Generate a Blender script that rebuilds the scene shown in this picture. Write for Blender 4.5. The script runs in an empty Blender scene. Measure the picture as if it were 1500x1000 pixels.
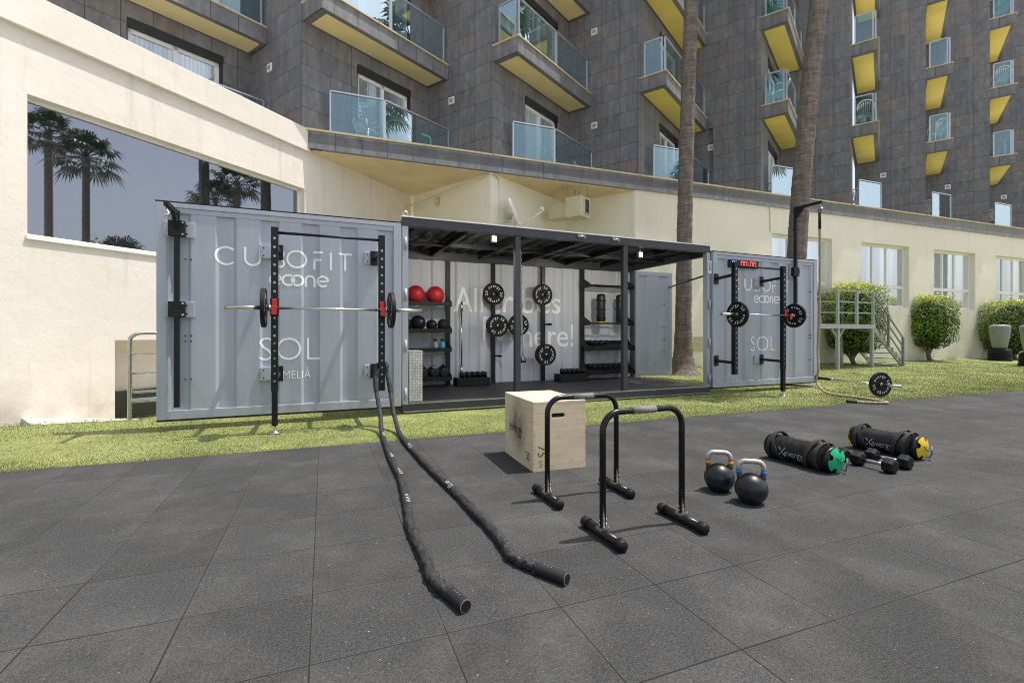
import bpy, bmesh, math, random
from mathutils import Vector, Matrix, Euler, noise
import numpy as np
R = math.radians
random.seed(7)
sc = bpy.context.scene
COL = sc.collection
V3 = Vector

# ------------------------------------------------------------------ frames
def frame(o, deg):
    c, s = math.cos(R(deg)), math.sin(R(deg))
    return lambda u, v, z=0.0: V3((o[0] + c*u - s*v, o[1] + s*u + c*v, z))
CY, BY, TY = 23.2, 20.7, 21.5
C = frame((-1.60, 6.98), CY)           # container: u along its front, v back, z up
B = frame((-4.73, 11.12), BY)          # hotel ledge line
T = frame((-0.722, 1.703), TY)         # rubber tiles
ud = V3((math.cos(R(CY)), math.sin(R(CY)), 0)); vd = V3((-ud.y, ud.x, 0))
def gz(p):                              # turf height: it climbs gently to the hotel
    v = -(p[0]+0.722)*math.sin(R(TY)) + (p[1]-1.703)*math.cos(R(TY))
    t = max(0., min(1., (v-4.9)/5.4))
    w = (p[0]+6.91)*.41+(p[1]-6.45)*.912; d = (p[0]+6.91)*.912-(p[1]-6.45)*.41   # sunken path by the left wing
    sink = max(0., min(1., (path_edge(w)+.02-d)/.10)) if -.7 < w < 4.4 and d > -1.5 else 0.
    return (-0.006 + 0.15*t)*(1-sink)-.85*sink
def path_edge(w): return max(.0, min(1.5, .70+1.0*(w-.04)))

# ------------------------------------------------------------------ materials
class NT:
    def __init__(s, name):
        s.m = bpy.data.materials.new(name); s.m.use_nodes = True
        s.t = s.m.node_tree; s.t.nodes.clear()
        s.out = s.n('ShaderNodeOutputMaterial')
    def n(s, typ, ins=None, **kw):
        x = s.t.nodes.new(typ)
        for k, v in kw.items(): setattr(x, k, v)
        for k, v in (ins or {}).items(): s.set(x, k, v)
        return x
    def set(s, x, k, v):
        i = x.inputs[k]
        if hasattr(v, 'outputs'): s.t.links.new(v.outputs[0], i)
        elif isinstance(v, bpy.types.NodeSocket): s.t.links.new(v, i)
        else:
            if isinstance(v, tuple) and len(v) == 3 and i.type == 'RGBA': v = (*v, 1)
            i.default_value = v
    def math(s, op, a, b=0.0, c=0.0):
        return s.n('ShaderNodeMath', {0: a, 1: b, 2: c}, operation=op)
    def mix(s, fac, a, b, bt='MIX'):
        x = s.n('ShaderNodeMix', data_type='RGBA', blend_type=bt)
        s.set(x, 0, fac); s.set(x, 6, a); s.set(x, 7, b)
        return x.outputs[2]
    def ramp(s, fac, stops):
        x = s.n('ShaderNodeValToRGB', {0: fac}); e = x.color_ramp.elements
        while len(e) < len(stops): e.new(0.5)
        for k, (p, c) in enumerate(stops):
            e[k].position = p; e[k].color = (*c, 1) if len(c) == 3 else c
        return x
    def mapr(s, v, a, b, c, d):
        return s.n('ShaderNodeMapRange', {0: v, 1: a, 2: b, 3: c, 4: d})
    def noise(s, vec, scale, detail=4, rough=0.55):
        return s.n('ShaderNodeTexNoise', {'Vector': vec, 'Scale': scale, 'Detail': detail, 'Roughness': rough})
    def obj(s): return s.n('ShaderNodeTexCoord').outputs['Object']
    def uv(s): return s.n('ShaderNodeTexCoord').outputs['UV']
    def pos(s): return s.n('ShaderNodeNewGeometry').outputs['Position']
    def scale(s, vec, k):
        x = s.n('ShaderNodeMapping', {'Vector': vec}); x.inputs['Scale'].default_value = k; return x
    def bsdf(s, **k):
        x = s.n('ShaderNodeBsdfPrincipled')
        for a, v in k.items(): s.set(x, a.replace('_', ' '), v)
        return x
    def bump(s, h, strength=0.3, dist=0.01):
        return s.n('ShaderNodeBump', {'Height': h, 'Strength': strength, 'Distance': dist})
    def done(s, x): s.t.links.new(x.outputs[0], s.out.inputs[0]); return s.m

def simple(name, col, rough=0.5, metal=0.0, var=0.15, vs=6.0, bump=0.0, bs=60.0, stretch=None, spec=0.5, rvar=0.1):
    k = NT(name); p = k.obj()
    if stretch: p = k.scale(p, stretch)
    a = k.noise(p, vs, 5)
    f = k.mapr(a, 0.25, 0.75, 1-var, 1+var)
    c = k.mix(1.0, col, k.n('ShaderNodeCombineXYZ', {0: f, 1: f, 2: f}).outputs[0], 'MULTIPLY')
    b = k.bsdf(Base_Color=c, Roughness=k.mapr(k.noise(p, vs*2.3, 4), 0.3, 0.7, rough-rvar, rough+rvar), Metallic=metal)
    b.inputs['Specular IOR Level'].default_value = spec
    if bump: k.set(b, 'Normal', k.bump(k.noise(k.obj(), bs, 4), bump, 0.004))
    return k.done(b)
def emit(name, col, st):
    k = NT(name); return k.done(k.n('ShaderNodeEmission', {0: col, 1: st}))

M = {}
M['black_steel'] = simple('black_steel', (.010, .010, .0115), .42, 0, .4, 9, .08, 90, spec=.3)
M['dark_paint'] = simple('dark_slate_paint', (.04, .043, .055), .42, 0, .2, 4)
M['leaf_paint'] = None
M['rubber_black'] = simple('black_rubber', (.010, .010, .011), .6, 0, .4, 12, .15, 120, spec=.25)
M['matt_black'] = simple('matt_black', (.01, .01, .011), .75, 0, .3, 12)
M['steel'] = simple('bright_steel', (.62, .61, .60), .28, 1, .08, 14, stretch=(1, 1, 8))
M['stainless'] = simple('brushed_stainless', (.58, .57, .54), .3, 1, .1, 20)
M['rail_grey'] = simple('weathered_grey_steel', (.20, .215, .21), .6, .2, .12, 8)
M['galv'] = simple('galvanised_steel', (.36, .385, .375), .55, .35, .12, 8)
M['white_frame'] = simple('white_aluminium', (.84, .84, .82), .4, 0, .05, 5)
M['alu'] = simple('satin_aluminium', (.6, .62, .64), .35, .8, .06, 9)
M['cap'] = simple('cream_stone_cap', (.62, .52, .34), .7, 0, .15, 5)
M['red_paint'] = simple('red_plastic', (.6, .02, .02), .4, 0, .1, 12)
M['red_ball'] = simple('red_vinyl', (.5, .018, .022), .5, 0, .2, 9, .15, 70)
M['white_paint'] = simple('white_print', (.94, .94, .93), .6, 0, .06, 12)
M['cloth_grey'] = simple('grey_webbing', (.17, .17, .17), .8, 0, .25, 60)
M['vinyl'] = simple('black_vinyl', (.012, .012, .0135), .4, 0, .4, 14, .5, 18, spec=.4)
M['green'] = simple('green_vinyl', (.0, .43, .18), .45, 0, .12, 18, .1, 40)
M['yellow'] = simple('yellow_vinyl', (.72, .5, .01), .45, 0, .12, 18, .1, 40)
M['orange'] = simple('orange_band', (.85, .3, .01), .45)
M['blue'] = simple('blue_band', (.01, .16, .6), .45)
M['cyan'] = simple('cyan_plastic', (.02, .42, .65), .35)
M['clear'] = simple('cloudy_plastic', (.35, .37, .36), .35)
M['chair'] = simple('pale_plastic', (.58, .63, .58), .4, 0, .04)
M['chair_green'] = simple('green_plastic', (.14, .46, .40), .4, 0, .05)
M['grey_hole'] = simple('see_through_hole', (.33, .35, .39), .6)
M['rope'] = simple('jute_rope', (.36, .29, .18), .85, 0, .25, 40, .4, 160)
M['soffit'] = simple('yellow_soffit_paint', (.92, .75, .20), .75, 0, .07, 1.8)
M['soffit_ochre'] = simple('ochre_soffit_paint', (.92, .77, .38), .75, 0, .08, 1.8)
M['cream_soffit'] = simple('cream_soffit_paint', (.80, .66, .42), .8, 0, .14, 1.4)
M['ac'] = simple('cream_metal', (.62, .56, .38), .55, 0, .08, 4)
M['bag_grey'] = simple('pale_grey_vinyl', (.25, .265, .25), .45, 0, .06, 6)
M['dark_gap'] = simple('dark_shutter_box', (.018, .02, .024), .5)
M['digit_red'] = emit('red_digits', (1, .16, .13), 1.6)
M['digit_blue'] = emit('blue_digits', (.22, .25, 1), 1.6)
M['lamp'] = emit('lamp_lens', (1, .93, .75), 1.8)
M['niche_shade'] = simple('niche_shade_olive', (.05, .055, .04), .7)
M['concrete'] = simple('pale_concrete', (.6, .58, .54), .85, 0, .12, 6, .3, 60)
M['wood_core'] = simple('ply_edge', (.3, .2, .1), .7)
M['print_brown'] = simple('burnt_print', (.09, .05, .035), .7)

def leaf_paint():
    k = NT('grey_container_paint'); p = k.obj()
    st = k.noise(k.scale(p, (7, 7, .55)), 1.6, 6, .6)
    bl = k.noise(p, 1.1, 4)
    c = k.ramp(k.math('ADD', k.math('MULTIPLY', st, .5), k.math('MULTIPLY', bl, .5)),
               [(.3, (.34, .37, .435)), (.5, (.39, .42, .485)), (.7, (.43, .46, .52))])
    z = k.n('ShaderNodeSeparateXYZ', {0: p}).outputs[2]
    run = k.math('MULTIPLY', k.mapr(k.noise(k.scale(p, (22, 22, .5)), 1.5, 6, .7), .52, .75, 0, .4), k.mapr(k.noise(p, 1.6, 4), .45, .65, 0, 1))
    low = k.math('MULTIPLY', k.mapr(z, .15, .9, .5, 0), k.mapr(k.noise(p, 5, 6, .7), .4, .7, 0, 1))
    c = k.mix(k.math('MAXIMUM', run, low), c.outputs[0], (.22, .21, .20))
    rust = k.mapr(k.noise(p, 11, 6, .75), .70, .76, 0, .8)
    c = k.mix(rust, c, (.17, .085, .045))
    b = k.bsdf(Base_Color=c, Roughness=k.mapr(st, .3, .7, .38, .55))
    k.set(b, 'Normal', k.bump(k.noise(p, 7, 3), .12, .01))
    return k.done(b)
M['leaf_paint'] = leaf_paint()

def stucco(name, c1, c2, stain=.5, lo=None):
    k = NT(name); p = k.pos()
    a = k.noise(p, .55, 6, .6); d = k.noise(k.scale(p, (2.6, 2.6, .16)), 1.8, 7, .7)
    base = k.mix(k.mapr(a, .35, .65, 0, 1), c1, c2)
    dk = k.mapr(d, .55, .8, 1, 1-stain*.35)
    c = k.mix(1.0, base, k.n('ShaderNodeCombineXYZ', {0: dk, 1: dk, 2: dk}).outputs[0], 'MULTIPLY')
    # hairline cracks
    vo = k.n('ShaderNodeTexVoronoi', {'Vector': k.mix(.35, p, k.noise(p, 1.5, 5).outputs[1]), 'Scale': .55}, feature='DISTANCE_TO_EDGE')
    cr = k.mapr(vo, 0, .0022, .4, 0)
    cm = k.math('MULTIPLY', cr, k.mapr(k.noise(p, 1.1, 3), .58, .66, 0, 1))
    c = k.mix(cm, c, (c1[0]*.35, c1[1]*.33, c1[2]*.3))
    # splash-back dirt low down
    z = k.n('ShaderNodeSeparateXYZ', {0: p}).outputs[2]
    dirt = k.math('MULTIPLY', k.mapr(z, .05, .6, .5, 0), k.mapr(k.noise(p, 3, 5), .3, .7, 0, 1))
    c = k.mix(dirt, c, (.3, .24, .16))
    b = k.bsdf(Base_Color=c, Roughness=.9); b.inputs['Specular IOR Level'].default_value = .2
    h = k.math('ADD', k.math('MULTIPLY', k.noise(p, 2.4, 7, .65), 2.5), k.math('MULTIPLY', k.noise(p, 60, 3), .25))
    k.set(b, 'Normal', k.bump(h, .28, .02))
    return k.done(b)
M['stucco_left'] = stucco('warm_white_stucco', (.76, .70, .625), (.825, .77, .70), .6)
M['stucco'] = stucco('cream_stucco', (.84, .79, .645), (.885, .84, .71), .4)

def stone(name, tw, th, gain=1.0):
    k = NT(name); uv = k.uv()
    sp = k.n('ShaderNodeSeparateXYZ', {0: uv})
    a = k.math('DIVIDE', sp.outputs[0], tw); b_ = k.math('DIVIDE', sp.outputs[1], th)
    cell = k.n('ShaderNodeCombineXYZ', {0: k.math('FLOOR', a), 1: k.math('FLOOR', b_)})
    wn = k.n('ShaderNodeTexWhiteNoise', {'Vector': cell}, noise_dimensions='3D')
    off = k.n('ShaderNodeVectorMath', {0: uv, 1: k.n('ShaderNodeVectorMath', {0: wn.outputs[1], 1: (7., 7., 7.)}, operation='MULTIPLY').outputs[0]}, operation='ADD')
    st = k.noise(k.scale(off.outputs[0], (3.2, 1.1, 1)), 2.0, 7, .68)
    col = k.ramp(wn.outputs[0], [(0, (.160, .163, .182)), (.3, (.184, .185, .201)), (.55, (.194, .194, .196)), (.72, (.178, .184, .208)), (.86, (.206, .204, .206)), (1, (.196, .174, .168))])
    rust = k.math('MULTIPLY', k.mapr(st, .5, .7, 0, .55), k.mapr(wn.outputs[0], .72, .97, .05, 1))
    col = k.mix(rust, col.outputs[0], (.24, .135, .11))
    f = k.mapr(st, .25, .75, .6*gain, 1.42*gain)
    col = k.mix(1., col, k.n('ShaderNodeCombineXYZ', {0: f, 1: f, 2: f}).outputs[0], 'MULTIPLY')
    run = k.noise(k.scale(uv, (1.3, .09, 1)), 2.2, 6, .7); fr_ = k.mapr(run, .3, .7, .78, 1.16)
    col = k.mix(1., col, k.n('ShaderNodeCombineXYZ', {0: fr_, 1: fr_, 2: fr_}).outputs[0], 'MULTIPLY')
    def edge(x, w):
        fr = k.math('FRACT', x)
        return k.math('LESS_THAN', k.math('MINIMUM', fr, k.math('SUBTRACT', 1.0, fr)), w)
    g = k.math('MAXIMUM', edge(a, .0075/tw), edge(b_, .0075/th))
    col = k.mix(k.math('MULTIPLY', g, .8), col, (.03, .029, .03))
    bs = k.bsdf(Base_Color=col, Roughness=k.mapr(st, .3, .7, .5, .75))
    h = k.math('SUBTRACT', k.math('MULTIPLY', k.noise(off.outputs[0], 5, 7, .7), 1.), k.math('MULTIPLY', g, .6))
    k.set(bs, 'Normal', k.bump(h, .45, .015))
    return k.done(bs)
M['stone'] = stone('slate_tile_cladding', .59, .4967)
M['fascia'] = stone('slate_balcony_tile', .60, 5.0, 1.0)
M['ledge'] = stone('slate_ledge_tile', .60, 5.0, 1.5)

def rubber_floor():
    k = NT('rubber_gym_tiles'); p = k.obj()
    sp = k.n('ShaderNodeSeparateXYZ', {0: p})
    a = k.math('DIVIDE', sp.outputs[0], .5005); b_ = k.math('DIVIDE', sp.outputs[1], .5005)
    cell = k.n('ShaderNodeCombineXYZ', {0: k.math('FLOOR', a), 1: k.math('FLOOR', b_)})
    wn = k.n('ShaderNodeTexWhiteNoise', {'Vector': cell}, noise_dimensions='3D')
    wob = k.math('MULTIPLY', k.math('SUBTRACT', k.noise(p, 1.2, 2), .5), .012)
    def dist(x):
        fr = k.math('FRACT', k.math('ADD', x, wob))
        return k.math('MINIMUM', fr, k.math('SUBTRACT', 1.0, fr))
    dmin = k.math('MINIMUM', dist(a), dist(b_))
    wv = k.mapr(k.noise(p, .9, 3), .34, .62, .0022, .0070)
    g = k.math('LESS_THAN', dmin, wv)
    soft = k.mapr(dmin, 0, .035, .16, 0)
    gr = k.noise(p, 210, 3, .8); gr2 = k.noise(p, 75, 4, .8); big = k.noise(p, .8, 5, .6)
    f = k.math('MULTIPLY', k.mapr(gr, .36, .64, .35, 1.85), k.mapr(gr2, .36, .64, .62, 1.45))
    f = k.math('MULTIPLY', f, k.mapr(big, .3, .7, .84, 1.18))
    f = k.math('MULTIPLY', f, k.mapr(wn.outputs[0], 0, 1, .86, 1.13))
    col = k.mix(1., (.0425, .0427, .0432), k.n('ShaderNodeCombineXYZ', {0: f, 1: f, 2: f}).outputs[0], 'MULTIPLY')
    col = k.mix(soft, col, (.075, .072, .07))
    dust = k.math('MULTIPLY', k.mapr(k.noise(p, 1.6, 7, .72), .47, .75, 0, .30), k.mapr(k.noise(p, 40, 3), .3, .7, .4, 1))
    col = k.mix(dust, col, (.19, .18, .165))
    # crumbs of pale grit
    vo = k.n('ShaderNodeTexVoronoi', {'Vector': p, 'Scale': 9.0}); vo.feature = 'F1'
    rs = k.n('ShaderNodeSeparateXYZ', {0: vo.outputs['Color']})
    sz = k.mapr(rs.outputs[0], .72, 1, 0, .05)
    fl = k.math('LESS_THAN', k.math('ADD', vo.outputs['Distance'], k.math('MULTIPLY', k.math('SUBTRACT', gr2, .5), .05)), sz)
    vo2 = k.n('ShaderNodeTexVoronoi', {'Vector': p, 'Scale': 34.0})
    rs2 = k.n('ShaderNodeSeparateXYZ', {0: vo2.outputs['Color']})
    fl2 = k.math('LESS_THAN', vo2.outputs['Distance'], k.mapr(rs2.outputs[1], .5, 1, 0, .12))
    col = k.mix(k.math('MULTIPLY', fl2, .5), col, (.36, .34, .31))
    col = k.mix(k.math('MULTIPLY', fl, .6), col, (.5, .47, .43))
    col = k.mix(k.math('MULTIPLY', g, .85), col, (.010, .010, .010))
    bs = k.bsdf(Base_Color=col, Roughness=.88); bs.inputs['Specular IOR Level'].default_value = .25
    h = k.math('SUBTRACT', k.math('ADD', k.math('MULTIPLY', gr2, .5), gr), k.math('MULTIPLY', g, 2.0))
    k.set(bs, 'Normal', k.bump(h, .55, .003))
    return k.done(bs)
M['rubber_floor'] = rubber_floor()

def turf(name, blades):
    k = NT(name); p = k.pos()
    a = k.noise(p, 1.3, 5, .6); b_ = k.noise(p, 26, 4, .7)
    if blades:
        oi = k.n('ShaderNodeAttribute', attribute_name='tone').outputs['Fac']
        mixv = k.math('ADD', k.math('MULTIPLY', oi, .7), k.math('MULTIPLY', a, .3))
    else: mixv = k.math('ADD', k.math('MULTIPLY', a, .35), k.math('MULTIPLY', b_, .65))
    c = k.ramp(mixv, [(.12, (.085, .125, .03)), (.38, (.18, .22, .062)), (.6, (.30, .32, .115)), (.85, (.50, .485, .25))])
    pat = k.mapr(k.noise(p, 1.7, 5, .7), .3, .7, .7, 1.22)
    c = k.mix(1., c.outputs[0], k.n('ShaderNodeCombineXYZ', {0: pat, 1: pat, 2: pat}).outputs[0], 'MULTIPLY')
    bs = k.bsdf(Base_Color=c, Roughness=.6); bs.inputs['Specular IOR Level'].default_value = .25
    if not blades: k.set(bs, 'Normal', k.bump(k.noise(p, 160, 3, .8), .8, .01))
    return k.done(bs)
M['turf'] = turf('turf_backing', False); M['blade'] = turf('turf_blades', True)

def bark():
    k = NT('palm_bark'); p = k.obj()
    r = k.noise(k.scale(p, (1.6, 1.6, 15)), 2.2, 6, .7); a = k.noise(k.scale(p, (9, 9, 1.5)), 2, 5)
    v = k.math('ADD', k.math('MULTIPLY', r, .65), k.math('MULTIPLY', a, .35))
    c = k.ramp(v, [(.32, (.07, .06, .052)), (.47, (.17, .145, .125)), (.6, (.27, .235, .205)), (.75, (.42, .375, .33))])
    b = k.bsdf(Base_Color=c.outputs[0], Roughness=.95); b.inputs['Specular IOR Level'].default_value = .1
    k.set(b, 'Normal', k.bump(v, .9, .04)); return k.done(b)
M['bark'] = bark()

def leafmat(name, stops, trans=.25):
    k = NT(name)
    oi = k.n('ShaderNodeAttribute', attribute_name='tone').outputs['Fac']
    c = k.ramp(oi, stops)
    b = k.bsdf(Base_Color=c.outputs[0], Roughness=.42)
    t = k.n('ShaderNodeBsdfTranslucent', {0: c.outputs[0]})
    return k.done(k.n('ShaderNodeMixShader', {0: trans, 1: b, 2: t}))
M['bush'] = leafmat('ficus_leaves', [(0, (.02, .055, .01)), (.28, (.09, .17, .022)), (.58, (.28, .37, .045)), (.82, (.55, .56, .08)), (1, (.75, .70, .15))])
M['frond'] = leafmat('fan_palm_fronds', [(0, (.012, .024, .008)), (.5, (.03, .055, .015)), (1, (.09, .10, .03))])

def plywood():
    k = NT('birch_plywood'); p = k.obj()
    g = k.noise(k.scale(p, (1.2, 1.2, 14)), 2.5, 6, .6); a = k.noise(p, 3, 5)
    c = k.ramp(k.math('ADD', k.math('MULTIPLY', g, .6), k.math('MULTIPLY', a, .4)), [(.3, (.60, .47, .29)), (.5, (.74, .605, .405)), (.7, (.82, .685, .48))])
    # hand and shoe scuffs in the middle of the branded side
    d = k.n('ShaderNodeVectorMath', {0: k.scale(p, (9, 3.6, 3.4)), 1: (0., .38*3.6, .33*3.4)}, operation='DISTANCE')
    sm = k.math('MULTIPLY', k.mapr(d.outputs[1], .3, 1.05, 1, 0), k.mapr(k.noise(p, 5, 6, .65),   .28, .6, .15, .92))
    c = k.mix(sm, c.outputs[0], (.10, .095, .09))
    e = k.math('MULTIPLY', k.mapr(k.noise(p, 9, 6, .7), .55, .75, 0, .35), 1.0)
    c = k.mix(e, c, (.27, .22, .16))
    b = k.bsdf(Base_Color=c, Roughness=.6)
    k.set(b, 'Normal', k.bump(g, .15, .004)); return k.done(b)
M['ply'] = plywood()

def checker():
    k = NT('aluminium_tread_plate'); p = k.obj()
    b = k.bsdf(Base_Color=k.ramp(k.noise(p, 9, 5), [(.3, (.46, .46, .45)), (.7, (.66, .65, .63))]).outputs[0], Roughness=.36, Metallic=.45)
    return k.done(b)
M['checker'] = checker()

def dark_mat():
    k = NT('dark_rubber_matting'); p = k.obj()
    a = k.noise(p, 3, 5); g = k.noise(p, 150, 3)
    f = k.math('MULTIPLY', k.mapr(a, .3, .7, .75, 1.3), k.mapr(g, .3, .7, .7, 1.35))
    c = k.mix(1., (.03, .028, .034), k.n('ShaderNodeCombineXYZ', {0: f, 1: f, 2: f}).outputs[0], 'MULTIPLY')
    return k.done(k.bsdf(Base_Color=c, Roughness=.55))
M['mat'] = dark_mat()

def back_wall():
    k = NT('pale_grey_inner_paint'); p = k.obj()
    st = k.noise(k.scale(p, (6, 6, .4)), 1.5, 5)
    c = k.ramp(st, [(.3, (.49, .51, .555)), (.7, (.58, .60, .645))])
    return k.done(k.bsdf(Base_Color=c.outputs[0], Roughness=.5))
M['inner'] = back_wall()

def pane(name, tint, refl, curtain=None, gloss=.012):
    k = NT(name)
    gl = k.n('ShaderNodeBsdfGlossy', {0: tint, 1: gloss})
    if curtain:
        p = k.obj()
        w = k.n('ShaderNodeTexWave', {'Vector': p, 'Scale': 4.2, 'Distortion': 2.2, 'Detail': 2.0, 'Detail Scale': 1.0}); w.bands_direction = 'X'
        c = k.ramp(w, [(0, tuple(x*.68 for x in curtain)), (1, curtain)])
        pat = k.mapr(k.noise(k.scale(p, (1.1, 1.1, .05)), 1.4, 2), .42, .58, .3, 1)
        cc = k.mix(1., c.outputs[0], k.n('ShaderNodeCombineXYZ', {0: pat, 1: pat, 2: pat}).outputs[0], 'MULTIPLY')
        di = k.n('ShaderNodeBsdfDiffuse', {0: cc})
    else: di = k.n('ShaderNodeBsdfDiffuse', {0: (.02, .022, .026)})
    lw = k.n('ShaderNodeLayerWeight', {0: .25})
    f = k.mapr(lw.outputs[0], 0, 1, refl, min(1, refl+.55))
    return k.done(k.n('ShaderNodeMixShader', {0: f, 1: di, 2: gl}))
M['pane_door'] = pane('balcony_door_glass', (.85, .95, 1.0), .32, (.66, .73, .73))
M['pane_win'] = pane('ground_window_glass', (.92, .95, 1.0), .55, (.80, .84, .86))
M['pane_left'] = pane('tinted_picture_window', (.70, .73, .80), .36, None, .014)
def balu():
    k = NT('teal_balustrade_glass')
    tr = k.n('ShaderNodeBsdfTransparent', {0: (.72, .86, .89)}); gl = k.n('ShaderNodeBsdfGlossy', {0: (.85, .97, 1.0), 1: .01})
    lw = k.n('ShaderNodeLayerWeight', {0: .3})
    f = k.mapr(lw.outputs[0], 0, 1, .13, .6)
    return k.done(k.n('ShaderNodeMixShader', {0: f, 1: tr, 2: gl}))
M['balu'] = balu()
def sleeve():
    k = NT('crumpled_rope_sleeve'); p = k.obj()
    a = k.noise(p, 75, 4, .7); b_ = k.noise(p, 22, 4)
    c = k.ramp(k.math('ADD', k.math('MULTIPLY', a, .7), k.math('MULTIPLY', b_, .3)), [(.38, (.009, .009, .010)), (.55, (.024, .024, .026)), (.7, (.13, .13, .13))])
    b = k.bsdf(Base_Color=c.outputs[0], Roughness=.7); k.set(b, 'Normal', k.bump(a, .6, .006)); return k.done(b)
M['sleeve'] = sleeve()
M['sleeve_print'] = simple('white_sleeve_print', (.62, .62, .61), .7, 0, .5, 55)
M['ground'] = simple('pale_paving', (.58, .53, .45), .9, 0, .2, .4)

# ------------------------------------------------------------------ mesh builder
class MB:
    def __init__(s): s.v = []; s.f = []; s.sm = []; s.mi = []; s.uv = {}; s.cur = 0; s.tone = []
    def add(s, vs, fs, smooth=False):
        o = len(s.v); s.v += [tuple(p) for p in vs]
        for f in fs:
            s.f.append(tuple(o+i for i in f)); s.sm.append(smooth); s.mi.append(s.cur)
        return s
    def box(s, x0, x1, y0, y1, z0, z1):
        vs = [(x, y, z) for z in (z0, z1) for y in (y0, y1) for x in (x0, x1)]
        return s.add(vs, [(0, 2, 3, 1), (4, 5, 7, 6), (0, 1, 5, 4), (2, 6, 7, 3), (0, 4, 6, 2), (1, 3, 7, 5)])
    def beam(s, p, q, w, h, up=(0, 0, 1)):
        p, q = V3(p), V3(q); d = (q-p).normalized(); up = V3(up)
        if abs(d.dot(up)) > .98: up = V3((0, 1, 0)) if abs(d.y) < .9 else V3((1, 0, 0))
        a = d.cross(up).normalized()*w/2; b = a.cross(d).normalized()*h/2
        vs = [e+i*a+j*b for e in (p, q) for j in (-1, 1) for i in (-1, 1)]
        return s.add(vs, [(0, 2, 3, 1), (4, 5, 7, 6), (0, 1, 5, 4), (2, 6, 7, 3), (0, 4, 6, 2), (1, 3, 7, 5)])
    def prism(s, pts, z0, z1):
        n = len(pts); vs = [(p[0], p[1], z0) for p in pts]+[(p[0], p[1], z1) for p in pts]
        fs = [tuple(range(n-1, -1, -1)), tuple(range(n, 2*n))]+[(i, (i+1) % n, n+(i+1) % n, n+i) for i in range(n)]
        return s.add(vs, fs)
    def tube(s, pts, r, n=10, caps=True, closed=False, smooth=True, fn=None):
        pts = [V3(p) for p in pts]; m = len(pts); rs = r if isinstance(r, (list, tuple)) else [r]*m
        vs = []; t0 = None; a = None
        for i in range(m):
            if closed: t = (pts[(i+1) % m]-pts[i-1]).normalized()
            else: t = (pts[min(i+1, m-1)]-pts[max(i-1, 0)]).normalized()
            if a is None:
                u = V3((0, 0, 1)) if abs(t.z) < .9 else V3((1, 0, 0)); a = t.cross(u).normalized()
            else: a = (a-t*a.dot(t)).normalized()
            b = t.cross(a)
            for k in range(n):
                th = 2*math.pi*k/n; rr = rs[i]*(fn(i, th) if fn else 1)
                vs.append(pts[i]+a*math.cos(th)*rr+b*math.sin(th)*rr)
        fs = []
        for i in range(m if closed else m-1):
            j = (i+1) % m
            for k in range(n): fs.append((i*n+k, i*n+(k+1) % n, j*n+(k+1) % n, j*n+k))
        s.add(vs, fs, smooth)
        if caps and not closed:
            o = len(s.v)-m*n
            s.f += [tuple(o+k for k in range(n-1, -1, -1)), tuple(o+(m-1)*n+k for k in range(n))]
            s.sm += [False, False]; s.mi += [s.cur]*2
        return s
    def cyl(s, p, q, r, r2=None, n=16): return s.tube([p, q], [r, r if r2 is None else r2], n)
    def lathe(s, prof, n=24, mtx=None, smooth=True):
        mtx = mtx or Matrix(); vs = []
        for r, z in prof:
            for k in range(n):
                th = 2*math.pi*k/n; vs.append(mtx @ V3((r*math.cos(th), r*math.sin(th), z)))
        fs = [(i*n+k, i*n+(k+1) % n, (i+1)*n+(k+1) % n, (i+1)*n+k) for i in range(len(prof)-1) for k in range(n)]
        s.add(vs, fs, smooth)
        o = len(s.v)-len(prof)*n
        for i, rev in ((0, True), (len(prof)-1, False)):
            if prof[i][0] > 1e-4:
                s.f.append(tuple(o+i*n+k for k in (range(n-1, -1, -1) if rev else range(n)))); s.sm.append(False); s.mi.append(s.cur)
        return s
    def sphere(s, c, r, n=24, m=14, sc=(1, 1, 1)):
        c = V3(c); prof = [(max(1e-5, math.sin(math.pi*i/m)), -math.cos(math.pi*i/m)) for i in range(m+1)]
        vs = [c+V3((a*math.cos(2*math.pi*k/n)*r*sc[0], a*math.sin(2*math.pi*k/n)*r*sc[1], b*r*sc[2])) for a, b in prof for k in range(n)]
        return s.add(vs, [(i*n+k, i*n+(k+1) % n, (i+1)*n+(k+1) % n, (i+1)*n+k) for i in range(m) for k in range(n)], True)
    def quad_uv(s, p0, p1, z0, z1, u0=0., u1=None, v0=None):
        p0, p1 = V3(p0), V3(p1); L = (p1-p0).length
        if u1 is None: u1 = u0+L
        v0 = z0 if v0 is None else v0; o = len(s.f)
        s.add([(p0.x, p0.y, z0), (p1.x, p1.y, z0), (p1.x, p1.y, z1), (p0.x, p0.y, z1)], [(0, 1, 2, 3)])
        s.uv[o] = [(u0, v0), (u1, v0), (u1, v0+z1-z0), (u0, v0+z1-z0)]
        return s
    def text(s, body, fn, size=1.0, off=0.0):
        vs, fs = glyphs(body, off)[:2]
        return s.add([fn(x*size, y*size) for x, y in vs], fs)
    def build(s, name, mats, parent=None, bevel=0, auto=False):
        me = bpy.data.meshes.new(name); me.from_pydata(s.v, [], s.f)
        for m in (mats if isinstance(mats, (list, tuple)) else [mats]): me.materials.append(M[m] if isinstance(m, str) else m)
        me.polygons.foreach_set('use_smooth', s.sm); me.polygons.foreach_set('material_index', s.mi)
        if s.uv:
            l = me.uv_layers.new(name='UVMap')
            for i, uvs in s.uv.items():
                for k, li in enumerate(me.polygons[i].loop_indices): l.data[li].uv = uvs[k]
        if s.tone:
            at = me.attributes.new('tone', 'FLOAT', 'FACE'); at.data.foreach_set('value', s.tone)
        me.update()
        o = bpy.data.objects.new(name, me); COL.objects.link(o)
        if parent: o.parent = parent
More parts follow.
